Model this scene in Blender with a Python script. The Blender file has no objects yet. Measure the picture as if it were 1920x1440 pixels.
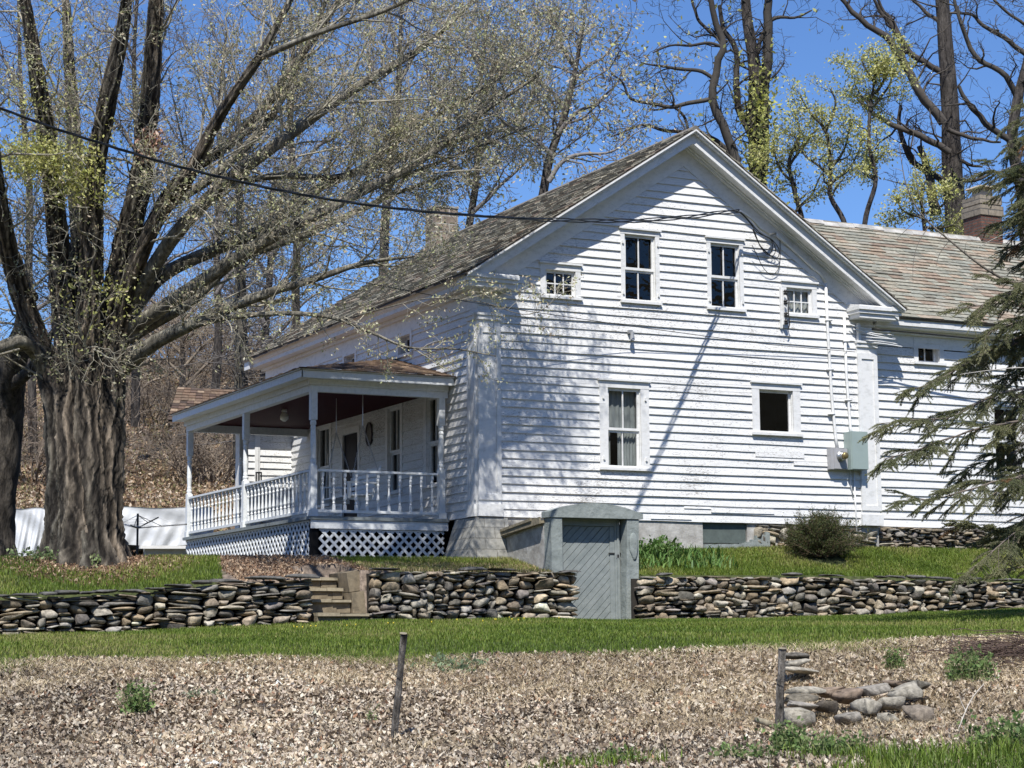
import bpy, math, random
import numpy as np
from mathutils import Vector, Matrix
random.seed(7); RNG = np.random.default_rng(11)
SC = bpy.context.scene; COL = SC.collection
def V3(*a): return np.array(a, float)
# ------------------------------------------------------------------ camera
FPX = 3715.0
yaw, pit, rol = math.radians(26.6), math.atan(490/FPX), math.radians(0.45)
CF = V3(math.sin(yaw)*math.cos(pit), math.cos(yaw)*math.cos(pit), math.sin(pit))
_R0 = V3(math.cos(yaw), -math.sin(yaw), 0); _U0 = np.cross(_R0, CF)
CR = math.cos(rol)*_R0 - math.sin(rol)*_U0; CU = math.sin(rol)*_R0 + math.cos(rol)*_U0
CAM = V3(-15.567, -32.471, -2.330)
def at(x, y, d):                 # world point seen at photo pixel x, y at depth d (used only to measure places)
    return CAM + d*(CF + CR*(x-960)/FPX - CU*(y-720)/FPX)
def onY(x, y, Y=0.0):            # the same on a plane of constant Y (the gable wall is Y = 0)
    r = CF + CR*(x-960)/FPX - CU*(y-720)/FPX; return CAM + r*(Y-CAM[1])/r[1]
def path(pts): return np.array([at(*p) for p in pts])
cd = bpy.data.cameras.new('camera'); cam = bpy.data.objects.new('camera', cd); COL.objects.link(cam)
cd.sensor_width = 36; cd.lens = FPX/1920*36; cd.clip_start = 0.1; cd.clip_end = 3000
M = Matrix(((CR[0], CU[0], -CF[0], CAM[0]), (CR[1], CU[1], -CF[1], CAM[1]), (CR[2], CU[2], -CF[2], CAM[2]), (0, 0, 0, 1)))
cam.matrix_world = M; SC.camera = cam
# ------------------------------------------------------------------ light
SUN = Vector((-0.58, -1.0, 1.62)).normalized()
elev = math.asin(SUN.z); azim = math.atan2(SUN.x, SUN.y)
w = bpy.data.worlds.new('World'); SC.world = w; w.use_nodes = True
nt = w.node_tree; bg = nt.nodes['Background']; sky = nt.nodes.new('ShaderNodeTexSky')
sky.sky_type = 'NISHITA'; sky.sun_disc = False; sky.sun_elevation = elev; sky.sun_rotation = azim
sky.air_density = 1.0; sky.dust_density = 0.0; sky.ozone_density = 3.0
hs = nt.nodes.new('ShaderNodeHueSaturation'); hs.inputs['Saturation'].default_value = 1.0; tn = nt.nodes.new('ShaderNodeMix'); tn.data_type = 'RGBA'; tn.blend_type = 'MULTIPLY'; tn.inputs['Factor'].default_value = 1; tn.inputs[7].default_value = (1.02, 1.34, 1.85, 1); nt.links.new(sky.outputs[0], tn.inputs[6]); nt.links.new(tn.outputs[2], hs.inputs['Color']); nt.links.new(hs.outputs[0], bg.inputs[0]); bg.inputs[1].default_value = 0.06
sl = bpy.data.lights.new('sun', 'SUN'); sl.energy = 5.0; sl.angle = math.radians(0.5); sl.color = (1, .965, .91)
so = bpy.data.objects.new('sun', sl); COL.objects.link(so); so.rotation_euler = SUN.to_track_quat('Z', 'Y').to_euler()
SC.view_settings.view_transform = 'Standard'; SC.view_settings.look = 'None'; SC.view_settings.gamma = 1
SC.view_settings.exposure = 0.4
# ------------------------------------------------------------------ materials
def new_mat(name):
    m = bpy.data.materials.new(name); m.use_nodes = True
    return m, m.node_tree, m.node_tree.nodes['Principled BSDF']
def tex(nt, kind, scale=5, detail=4, stretch=(1, 1, 1), rough=.6):
    tc = nt.nodes.new('ShaderNodeTexCoord'); mp = nt.nodes.new('ShaderNodeMapping'); mp.inputs['Scale'].default_value = stretch
    nt.links.new(tc.outputs['Object'], mp.inputs[0]); t = nt.nodes.new(kind); t.inputs['Scale'].default_value = scale
    if 'Detail' in t.inputs: t.inputs['Detail'].default_value = detail
    if 'Roughness' in t.inputs: t.inputs['Roughness'].default_value = rough
    nt.links.new(mp.outputs[0], t.inputs['Vector']); return t
def ramp(nt, src, stops):
    r = nt.nodes.new('ShaderNodeValToRGB'); e = r.color_ramp.elements
    while len(e) < len(stops): e.new(.5)
    for k, (p, c) in enumerate(stops): e[k].position = p; e[k].color = (*c, 1) if len(c) == 3 else c
    nt.links.new(src, r.inputs[0]); return r.outputs[0]
def mixc(nt, fac, a, b, mode='MIX'):
    n = nt.nodes.new('ShaderNodeMix'); n.data_type = 'RGBA'; n.blend_type = mode
    for s, v in ((n.inputs['Factor'], fac), (n.inputs[6], a), (n.inputs[7], b)):
        if hasattr(v, 'links'): nt.links.new(v, s)
        elif isinstance(v, (int, float)): s.default_value = v
        else: s.default_value = (*v, 1)
    return n.outputs[2]
def bump(nt, b, src, dist=.01, strength=1):
    n = nt.nodes.new('ShaderNodeBump'); n.inputs['Distance'].default_value = dist; n.inputs['Strength'].default_value = strength
    nt.links.new(src, n.inputs['Height']); nt.links.new(n.outputs[0], b.inputs['Normal'])
def paint(name, base=(.72, .72, .705), worn=(.575, .57, .55), flake=(.3, .285, .26), stretch=(2, 2, 25), peel=.635, rough=.55):
    m, nt, b = new_mat(name)
    n1 = tex(nt, 'ShaderNodeTexNoise', 2.2, 8, stretch, .7)
    c = ramp(nt, n1.outputs[0], [(.36, worn), (.52, base)])
    n2 = tex(nt, 'ShaderNodeTexNoise', 9, 6, (stretch[0], stretch[1], stretch[2]*.35), .75)
    n3 = tex(nt, 'ShaderNodeTexNoise', .7, 3)
    mm = nt.nodes.new('ShaderNodeMath'); mm.operation = 'MULTIPLY_ADD'; mm.inputs[1].default_value = .35
    nt.links.new(n3.outputs[0], mm.inputs[0]); nt.links.new(n2.outputs[0], mm.inputs[2])
    f = ramp(nt, mm.outputs[0], [(peel+.12, (0, 0, 0)), (peel+.15, (1, 1, 1))])
    nt.links.new(mixc(nt, f, c, flake), b.inputs['Base Color']); b.inputs['Roughness'].default_value = rough
    bump(nt, b, n2.outputs[0], .004, .6); return m
def attr(name, rough=.8, var=.25, scale=20, bmp=.0, stretch=(1, 1, 1), spec=.3, trans=0):
    m, nt, b = new_mat(name)
    a = nt.nodes.new('ShaderNodeAttribute'); a.attribute_name = 'col'
    n = tex(nt, 'ShaderNodeTexNoise', scale, 6, stretch, .7)
    v = ramp(nt, n.outputs[0], [(.3, (1-var*1.6,)*3), (.7, (1+var*.6,)*3)])
    nt.links.new(mixc(nt, 1.0, a.outputs['Color'], v, 'MULTIPLY'), b.inputs['Base Color'])
    b.inputs['Roughness'].default_value = rough; b.inputs['Specular IOR Level'].default_value = spec
    if bmp: bump(nt, b, n.outputs[0], bmp)
    if trans:
        t = nt.nodes.new('ShaderNodeBsdfTranslucent'); ms = nt.nodes.new('ShaderNodeMixShader'); ms.inputs[0].default_value = trans
        nt.links.new(a.outputs['Color'], t.inputs[0]); out = nt.nodes['Material Output']
        nt.links.new(b.outputs[0], ms.inputs[1]); nt.links.new(t.outputs[0], ms.inputs[2]); nt.links.new(ms.outputs[0], out.inputs[0])
    return m
def plain(name, c, rough=.6, var=.2, scale=8, bmp=.003, metal=0, stretch=(1, 1, 1), c2=None):
    m, nt, b = new_mat(name); n = tex(nt, 'ShaderNodeTexNoise', scale, 7, stretch, .7)
    lo = c2 or tuple(x*(1-var*1.5) for x in c)
    nt.links.new(ramp(nt, n.outputs[0], [(.35, lo), (.65, c)]), b.inputs['Base Color'])
    b.inputs['Roughness'].default_value = rough; b.inputs['Metallic'].default_value = metal
    if bmp: bump(nt, b, n.outputs[0], bmp)
    return m
def glass(name, tint=.75, mirror=.07):
    m, nt, b = new_mat(name); out = nt.nodes['Material Output']
    t = nt.nodes.new('ShaderNodeBsdfTransparent'); t.inputs[0].default_value = (tint,)*3+(1,)
    g = nt.nodes.new('ShaderNodeBsdfGlossy'); g.inputs['Roughness'].default_value = .03
    n = tex(nt, 'ShaderNodeTexNoise', 3, 2); bm = nt.nodes.new('ShaderNodeBump'); bm.inputs['Distance'].default_value = .01
    nt.links.new(n.outputs[0], bm.inputs['Height']); nt.links.new(bm.outputs[0], g.inputs['Normal'])
    ms = nt.nodes.new('ShaderNodeMixShader'); ms.inputs[0].default_value = mirror
    nt.links.new(t.outputs[0], ms.inputs[1]); nt.links.new(g.outputs[0], ms.inputs[2]); nt.links.new(ms.outputs[0], out.inputs[0]); return m
def brickmat(name, c1, c2, mortar, w_, h_, axis='XZ', msize=.012):
    m, nt, b = new_mat(name); tc = nt.nodes.new('ShaderNodeTexCoord'); sp = nt.nodes.new('ShaderNodeSeparateXYZ'); cb = nt.nodes.new('ShaderNodeCombineXYZ')
    nt.links.new(tc.outputs['Object'], sp.inputs[0]); ad = nt.nodes.new('ShaderNodeMath'); ad.operation = 'ADD'
    nt.links.new(sp.outputs[0], ad.inputs[0]); nt.links.new(sp.outputs[1], ad.inputs[1])
    nt.links.new(ad.outputs[0], cb.inputs[0]); nt.links.new(sp.outputs[2], cb.inputs[1])
    t = nt.nodes.new('ShaderNodeTexBrick'); nt.links.new(cb.outputs[0], t.inputs['Vector']); t.inputs['Scale'].default_value = 1
    t.inputs['Color1'].default_value = (*c1, 1); t.inputs['Color2'].default_value = (*c2, 1); t.inputs['Mortar'].default_value = (*mortar, 1)
    t.inputs['Brick Width'].default_value = w_; t.inputs['Row Height'].default_value = h_; t.inputs['Mortar Size'].default_value = msize
    n = tex(nt, 'ShaderNodeTexNoise', 12, 6); v = ramp(nt, n.outputs[0], [(.3, (.6,)*3), (.7, (1.1,)*3)])
    nt.links.new(mixc(nt, 1.0, t.outputs[0], v, 'MULTIPLY'), b.inputs['Base Color']); b.inputs['Roughness'].default_value = .9
    bump(nt, b, t.outputs[1], -.01); return m
WHITE = paint('white_clapboard_paint')
TRIM = paint('white_trim_paint', stretch=(3, 3, 5), peel=.72, worn=(.6, .6, .58))
RAIL = paint('porch_paint', (.74, .76, .76), (.62, .65, .65), stretch=(6, 6, 6), peel=.74)
SLATE = attr('roof_slate', .75, .3, 14, .004); SHINGLE = attr('wood_shingle', .9, .35, 18, .006)
STONE = attr('field_stone', .9, .4, 14, .02); BARK = attr('tree_bark', .95, .6, 11, .07, (1, 1, .22))
TWIG = attr('twig_bark', .9, .2, 10); LEAF = attr('spring_leaf', .6, .15, 20, trans=.35)
GRASS = attr('grass_blade', .55, .15, 3, trans=.25); LITTER = attr('dry_leaf', .8, .2, 30, trans=.12)
NEEDLE = attr('spruce_needle', .55, .2, 5, trans=.1); GROUNDM = attr('ground_soil', 1, .5, 9, .03)
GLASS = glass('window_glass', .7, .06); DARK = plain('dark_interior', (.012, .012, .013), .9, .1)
CURT = plain('curtain_cloth', (.42, .47, .46), .9, .25, 3, .01, stretch=(8, 8, 1))
LACE = plain('lace_curtain', (.62, .66, .62), .9, .2, 30, .01)
CONC = plain('concrete', (.40, .38, .34), .95, .28, 5, .01); PLASTER = plain('peeling_plaster', (.5, .49, .46), .95, .3, 4, .02, c2=(.26, .245, .22))
GREYP = plain('grey_green_paint', (.27, .295, .285), .6, .16, 6, .008, c2=(.2, .225, .22))
GREYC = plain('grey_painted_concrete', (.29, .32, .305), .85, .3, 4, .03, c2=(.19, .215, .205))
TREADM = plain('step_tread', (.33, .28, .19), .95, .3, 6, .01)  # coloured lighter than the blocks to stand in for riser shading
STEPM = plain('tan_step_block', (.235, .19, .125), .95, .28, 7, .012)
DEADW = plain('weathered_wood', (.26, .235, .2), .95, .45, 6, .02, stretch=(6, 6, .6), c2=(.1, .085, .07))
OLDW = plain('old_board', (.3, .26, .18), .95, .4, 6, .01, stretch=(1, 4, 4))
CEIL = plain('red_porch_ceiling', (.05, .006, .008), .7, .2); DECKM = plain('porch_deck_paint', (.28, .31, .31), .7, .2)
BLACK = plain('black_cable', (.012, .012, .012), .5, .1, bmp=0); METAL = plain('grey_metal', (.34, .35, .36), .4, .1, 10, .001, .3)
BOXG = plain('panel_grey', (.30, .37, .35), .45, .06, 4, .0005); GALV = plain('galvanised_pipe', (.5, .5, .5), .35, .1, 8, .001, .8)
DOORD = plain('dark_door', (.02, .02, .024), .5, .2); TARP = plain('white_tarp', (.56, .58, .60), .45, .12, 2, .02)
BRICK = brickmat('red_brick', (.2, .085, .055), (.13, .06, .045), (.1, .09, .08), .2, .07)
BLOCK = brickmat('tan_chimney_block', (.27, .215, .16), (.23, .18, .14), (.42, .4, .35), .42, .2)
CBLOCK = brickmat('concrete_block', (.42, .41, .37), (.36, .35, .31), (.25, .24, .21), .4, .2, msize=.006)
RUBBLE = attr('rubble_stone', .9, .4, 12, .02); IRON = plain('dark_iron', (.03, .03, .03), .5, .2); BOWL = plain('milk_glass', (.75, .74, .66), .25, .05, 3, 0)
BRASS = plain('dull_brass', (.35, .27, .12), .4, .2, 8, 0, .7); PURPLE = plain('oval_frame', (.03, .02, .025), .5, .2)
for m_ in (CEIL, DOORD, DARK, DECKM): m_.node_tree.nodes['Principled BSDF'].inputs['Specular IOR Level'].default_value = .08
# ------------------------------------------------------------------ mesh helpers
def link(name, me, mat=None, parent=None, smooth=False):
    o = bpy.data.objects.new(name, me); COL.objects.link(o)
    if mat: me.materials.append(mat)
    if smooth and len(me.polygons): me.polygons.foreach_set('use_smooth', np.ones(len(me.polygons), bool))
    if parent is not None:
        o.parent = parent; q = Vector(parent['_o']) if '_o' in parent else Vector((0, 0, 0)); o.matrix_parent_inverse = Matrix.Translation(-q)
    return o
def npmesh(name, verts, faces, mat, parent=None, cols=None, smooth=False):
    """verts (N,3); faces: list of (M,k) int arrays"""
    me = bpy.data.meshes.new(name); verts = np.asarray(verts, np.float32)
    if isinstance(faces, np.ndarray): faces = [faces]
    faces = [f for f in faces if len(f)]
    me.vertices.add(len(verts)); me.vertices.foreach_set('co', verts.ravel())
    nl = sum(f.size for f in faces); npg = sum(len(f) for f in faces)
    me.loops.add(nl); me.polygons.add(npg)
    me.loops.foreach_set('vertex_index', np.concatenate([f.ravel() for f in faces]).astype(np.int32))
    cnt = np.concatenate([np.full(len(f), f.shape[1]) for f in faces]); st = np.concatenate([[0], np.cumsum(cnt)[:-1]])
    me.polygons.foreach_set('loop_start', st.astype(np.int32)); me.update(calc_edges=True)
    if cols is not None:
        ca = me.color_attributes.new('col', 'FLOAT_COLOR', 'POINT'); c = np.ones((len(verts), 4), np.float32); c[:, :3] = cols
        ca.data.foreach_set('color', c.ravel())
    me.validate(); return link(name, me, mat, parent, smooth)
class MB:
    def __init__(s): s.v = []; s.f = []; s.c = []; s.col = (.5, .5, .5)
    def add(s, vs, fs):
        b = len(s.v); s.v += [tuple(map(float, p)) for p in vs]; s.f += [tuple(b+i for i in f) for f in fs]; s.c += [s.col]*len(vs); return s
    def hexa(s, p):   # 8 points: bottom 4 ccw, top 4
        return s.add(p, [(0, 3, 2, 1), (4, 5, 6, 7), (0, 1, 5, 4), (1, 2, 6, 5), (2, 3, 7, 6), (3, 0, 4, 7)])
    def box(s, x0, x1, y0, y1, z0, z1):
        return s.hexa([(x0, y0, z0), (x1, y0, z0), (x1, y1, z0), (x0, y1, z0), (x0, y0, z1), (x1, y0, z1), (x1, y1, z1), (x0, y1, z1)])
    def bar(s, p0, p1, a, b):   # p0->p1 centre line, cross section half vectors a, b
        p0, p1, a, b = map(lambda q: np.array(q, float), (p0, p1, a, b))
        return s.hexa([p0-a-b, p1-a-b, p1+a-b, p0+a-b, p0-a+b, p1-a+b, p1+a+b, p0+a+b])
    def prism(s, poly, ax, a, b):   # poly = list of 2d pts in the two other axes, extruded on ax
        def P(u, v, w_): return {0: (w_, u, v), 1: (u, w_, v), 2: (u, v, w_)}[ax]
        n = len(poly); vs = [P(u, v, a) for u, v in poly]+[P(u, v, b) for u, v in poly]
        return s.add(vs, [tuple(range(n))[::-1], tuple(range(n, 2*n))]+[(i, (i+1) % n, n+(i+1) % n, n+i) for i in range(n)])
    def lathe(s, x, y, prof, n=12):
        vs = []
        for z, r in prof: vs += [(x+r*math.cos(2*math.pi*k/n), y+r*math.sin(2*math.pi*k/n), z) for k in range(n)]
        fs = [(i*n+k, i*n+(k+1) % n, (i+1)*n+(k+1) % n, (i+1)*n+k) for i in range(len(prof)-1) for k in range(n)]
        return s.add(vs, fs+[tuple(range(n))[::-1], tuple(range((len(prof)-1)*n, len(prof)*n))])
    def tube(s, pts, r, n=8):
        pts = np.array(pts, float); r = np.full(len(pts), r) if np.isscalar(r) else np.array(r)
        v, f = tube_batch([(pts, r)], n); s.add(v, [tuple(q) for q in f]); m = len(pts)
        b = len(s.v)-len(v); s.f += [tuple(b+k for k in range(n))[::-1], tuple(b+(m-1)*n+k for k in range(n))]; return s
    def build(s, name, mat, parent=None, smooth=False, color=False):
        me = bpy.data.meshes.new(name); me.from_pydata(s.v, [], s.f); me.update()
        if color:
            ca = me.color_attributes.new('col', 'FLOAT_COLOR', 'POINT'); c = np.ones((len(s.v), 4), np.float32); c[:, :3] = s.c
            ca.data.foreach_set('color', c.ravel())
        return link(name, me, mat, parent, smooth)
def tube_batch(br, sides=3):
    """br: list of (pts(n,3), radii(n)); returns verts, quads"""
    groups = {}
    for p, r in br: groups.setdefault(len(p), []).append((p, r))
    VV = []; FF = []; base = 0; ang = np.arange(sides)*2*np.pi/sides; ca, sa = np.cos(ang), np.sin(ang)
    for n, lst in groups.items():
        P = np.array([p for p, r in lst]); Rr = np.array([r for p, r in lst]); B = len(lst)
        T = np.gradient(P, axis=1); T /= np.linalg.norm(T, axis=2, keepdims=True)+1e-9
        ov = P[:, -1]-P[:, 0]; ref = np.zeros((B, 3)); k = np.argmin(np.abs(ov), axis=1); ref[np.arange(B), k] = 1
        ref = np.repeat(ref[:, None], n, 1); A = np.cross(T, ref); A /= np.linalg.norm(A, axis=2, keepdims=True)+1e-9; Bn = np.cross(T, A)
        ring = P[:, :, None]+Rr[:, :, None, None]*(A[:, :, None]*ca[None, None, :, None]+Bn[:, :, None]*sa[None, None, :, None])
        VV.append(ring.reshape(-1, 3))
        i = np.arange(n-1)[:, None]*sides+np.arange(sides)[None]; j = np.arange(n-1)[:, None]*sides+(np.arange(sides)[None]+1) % sides
        q = np.stack([i, j, j+sides, i+sides], -1).reshape(-1, 4); q = (q[None]+(np.arange(B)*n*sides)[:, None, None]).reshape(-1, 4)+base
        FF.append(q); base += B*n*sides
    return np.concatenate(VV), np.concatenate(FF)
def tag(o, label, cat=None, group=None, kind=None):
    if label: o['label'] = label
    if cat: o['category'] = cat
    if group: o['group'] = group
    if kind: o['kind'] = kind
    return o
def thing(name, loc, label, cat, group=None):
    o = bpy.data.objects.new(name, None); COL.objects.link(o); o.location = loc; o['_o'] = tuple(map(float, loc)); o.empty_display_size = .2
    return tag(o, label, cat, group)
def vnoise(p, s=1.0, seed=0):    # cheap smooth pseudo-noise in -1..1
    p = np.asarray(p, float)*s; out = 0; r = np.random.default_rng(seed)
    for k in range(5):
        d = r.normal(size=3)*(1+.6*k); out = out+np.sin(p@d+r.uniform(0, 6.28)+1.3*np.sin(p@(r.normal(size=3)*.8)+k))/(1+.5*k)
    return out/3
def rnd(a, b): return random.uniform(a, b)
# ------------------------------------------------------------------ terrain
HX, HY = .4479, .8941
STEP_X0, STEP_X1, DOOR_X0, DOOR_X1 = -4.02, -3.12, .50, 2.32
def ground_z(X, Y, raw=False):
    X = np.asarray(X, float); Y = np.asarray(Y, float)
    q = (X-CAM[0])*HX+(Y-CAM[1])*HY; p = (X-CAM[0])*HY-(Y-CAM[1])*HX
    B = np.interp(q, [-60, 0, 10, 16, 18, 19, 20, 21, 22, 23.5, 25, 26, 29, 34], [-2.5, -1.7, -1.35, -1.0, -.98, -.94, -.87, -.76, -.62, -.40, -.19, -.12, 0, .2])
    edge = B+np.interp(p, [-9, -6.5, 0, 3, 6.5, 12], [-.04, -.03, 0, .07, .2, .4])*np.clip((q-17)/8, 0, 1)-2.33
    foot = np.interp(X, [-20, -9, -4, -1.2, 2, 6, 10.7, 14, 30], [-2.3, -2.15, -1.96, -1.9, -1.95, -1.89, -1.72, -1.6, -1.5])
    qw = (X-CAM[0])*HX+(-2.2-CAM[1])*HY
    t = np.clip((q-25)/np.maximum(qw-25, 1), 0, 1); low = edge*(1-t)+foot*t
    low = np.where(qw < 26, edge, low)
    low = low+.02*np.sin(X*1.7+Y*.9)*np.sin(Y*1.3-X*.6)+.05*np.sin(X*.8+2)*np.clip(1-abs(q-22.5)/4, 0, 1)
    top = np.interp(X, [-20, -12, -9, -7, -6.1, -4.8, -4, -3.2, 0, 2, 6, 10.7, 30], [-1.9, -1.6, -1.52, -1.46, -1.34, -1.24, -1.2, -1.08, -1.1, -1.12, -1.1, -1.14, -1.2])
    H = np.interp(X, [-20, -12, -7, -3, 0, 2, 4, 7, 13, 30], [-1.2, -.98, -.84, -.79, -.78, -.72, -.58, -.46, -.46, -.5])
    u = np.clip((Y+2.0)/2.0, 0, 1); u = u*u*(3-2*u)*.5+u*.5; up = top*(1-u)+H*u
    back = np.interp(Y, [0, 2, 13, 16, 25, 55, 80, 200, 600], [0, 0, .6, .8, 2.8, 10.3, 12.8, 15, 20]); up = up+back
    up = up+np.where(Y > 20, 1.0*np.sin(X*.05+1)*np.clip((Y-20)/40, 0, 1), 0)
    up = np.where(Y > -60, up, up); low = low+np.clip(-40-Y, 0, 400)*.25*np.clip((-60-Y)/60, 0, 1)  # far slope behind the camera is added unseen to block low sky light
    low = low+.035*np.sin(X*2.9+Y*1.7)*np.sin(Y*3.3-X)*np.clip(1-abs(q-21.5)/4, 0, 1)
    ys = np.full(X.shape, -2.0); ys = np.where((X > STEP_X0) & (X < STEP_X1), -1.0, ys); ys = np.where((X > DOOR_X0) & (X < DOOR_X1), -1.35, ys)
    return np.where(Y < ys, low, up)
def gcol(X, Y):
    q = (X-CAM[0])*HX+(Y-CAM[1])*HY; p = (X-CAM[0])*HY-(Y-CAM[1])*HX
    c = np.zeros(X.shape+(3,)); c[:] = (.07, .085, .03)
    n = np.sin(X*2.1+Y)*np.sin(Y*1.7-X*.6); edge = 25+.35*np.sin(X*1.3)+.25*n
    c[q < edge] = (.2, .15, .105); c[q < 17] = (.1, .09, .05); c[Y > 14] = (.2, .14, .09); c[(Y > 14) & (n > .6)] = (.15, .13, .065)
    c[(Y > 1) & (Y <= 14)] = (.1, .09, .05)
    pth = (Y > -2.1) & (Y < 1.6) & (X > -4.9+.3*Y) & (X < -2.6) | (Y > .3) & (Y < 2) & (X > -3.5) & (X < -1); c[pth] = (.24, .19, .15)
    c[(np.hypot(X+7.2, Y-.2) < 1.7)] = (.16, .1, .06); return c
xs = np.unique(np.concatenate([-np.geomspace(14, 500, 40), np.linspace(-14, 18, 215), np.geomspace(18, 500, 40), [STEP_X0-.01, STEP_X0+.01, STEP_X1-.01, STEP_X1+.01, DOOR_X0-.01, DOOR_X0+.01, DOOR_X1-.01, DOOR_X1+.01]]))
ys = np.unique(np.concatenate([-np.geomspace(40, 700, 30), np.linspace(-36, 3, 230), np.linspace(3, 30, 50), np.geomspace(30, 900, 60), [-2.02, -1.98, -1.02, -.98, -1.37, -1.33]]))
GX, GY = np.meshgrid(xs, ys); GZ = ground_z(GX, GY); ny, nx = GX.shape
idx = np.arange(ny*nx).reshape(ny, nx); qf = np.stack([idx[:-1, :-1], idx[:-1, 1:], idx[1:, 1:], idx[1:, :-1]], -1).reshape(-1, 4)
g = npmesh('ground', np.stack([GX, GY, GZ], -1).reshape(-1, 3), qf, GROUNDM, None, gcol(GX, GY).reshape(-1, 3), True)
tag(g, 'sloping ground from the leafy bank up to the terraced lawn', 'ground', kind='structure')
# ------------------------------------------------------------------ farmhouse
W, L = 8.95, 11.5; SL = (7.62-4.42)/(W/2+.42); APX = 7.62
house = thing('farmhouse', (W/2, 0, -.7), 'white clapboard farmhouse with gable front, side porch and slate roofs', 'house')
def frame(kind, off):
    """returns map (u, n, z) -> world for a wall; n points outward"""
    if kind == 'F': return lambda u, n, z: (u, off-n, z)       # facing -Y
    return lambda u, n, z: (off-n, u, z)                       # facing -X
def clap(mp, spans, z0, z1, holes, exp=.157, name='clapboard_wall', patches=()):
    """spans(z)->(u0,u1); holes list of (u0,u1,z0,z1)"""
    mb = MB(); z = z0; k = 0
    while z < z1-.02:
        jit = rnd(-.006, .006); zt = min(z+exp+jit, z1); out = rnd(.026, .038)
        cuts = sorted({z, zt}|{h[i] for h in holes for i in (2, 3) if z < h[i] < zt}); u0f, u1f = spans(.5*(z+zt))
        joints = [rnd(u0f, u1f) for _ in range(2 if u1f-u0f > 5 else 1)]
        for a, b in zip(cuts[:-1], cuts[1:]):
            zm = .5*(a+b); segs = [spans(zm)]
            for h in holes:
                if h[2] < zm < h[3]:
                    ns = []
                    for s0, s1 in segs:
                        if h[1] <= s0 or h[0] >= s1: ns.append((s0, s1)); continue
                        if h[0] > s0: ns.append((s0, h[0]))
                        if h[1] < s1: ns.append((h[1], s1))
                    segs = ns
            fa = (a-z)/(zt-z); fb = (b-z)/(zt-z); na = out*(1-fa)+.003; nb = out*(1-fb)+.003
            for s0, s1 in segs:
                if s1-s0 < .01: continue
                cs = [s0]+[j for j in joints if s0+.1 < j < s1-.1]+[s1]; cs.sort()
                for c0, c1 in zip(cs[:-1], cs[1:]):
                    n = max(1, int((c1-c0)/.5)); dz = rnd(-.003, .003)
                    for i in range(n):
                        ua = c0+(c1-c0)*i/n; ub = c0+(c1-c0)*(i+1)/n-(.004 if i == n-1 and c1 != s1 else 0)
                        wa = .004*math.sin(ua*2.3+k*1.9)+dz; wb = .004*math.sin(ub*2.3+k*1.9)+dz; la = a-(.006 if a == z else 0)
                        pa = na+.002*math.sin(ua*3+k); pb = na+.002*math.sin(ub*3+k)
                        mb.hexa([mp(ua, pa, la+wa), mp(ub, pb, la+wb), mp(ub, -.02, la+wb), mp(ua, -.02, la+wa), mp(ua, nb, b+wa), mp(ub, nb, b+wb), mp(ub, -.02, b+wb), mp(ua, -.02, b+wa)])
        z = zt; k += 1
    for (u0, u1, a, b, n) in patches: mb.hexa([mp(u0, n, a), mp(u1, n, a), mp(u1, 0, a), mp(u0, 0, a), mp(u0, n*.6, b), mp(u1, n*.6, b), mp(u1, 0, b), mp(u0, 0, b)])
    return mb.build(name, WHITE, house)
def ubox(mb, mp, u0, u1, n0, n1, z0, z1):
    return mb.hexa([mp(u0, n1, z0), mp(u1, n1, z0), mp(u1, n0, z0), mp(u0, n0, z0), mp(u0, n1, z1), mp(u1, n1, z1), mp(u1, n0, z1), mp(u0, n0, z1)])
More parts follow.
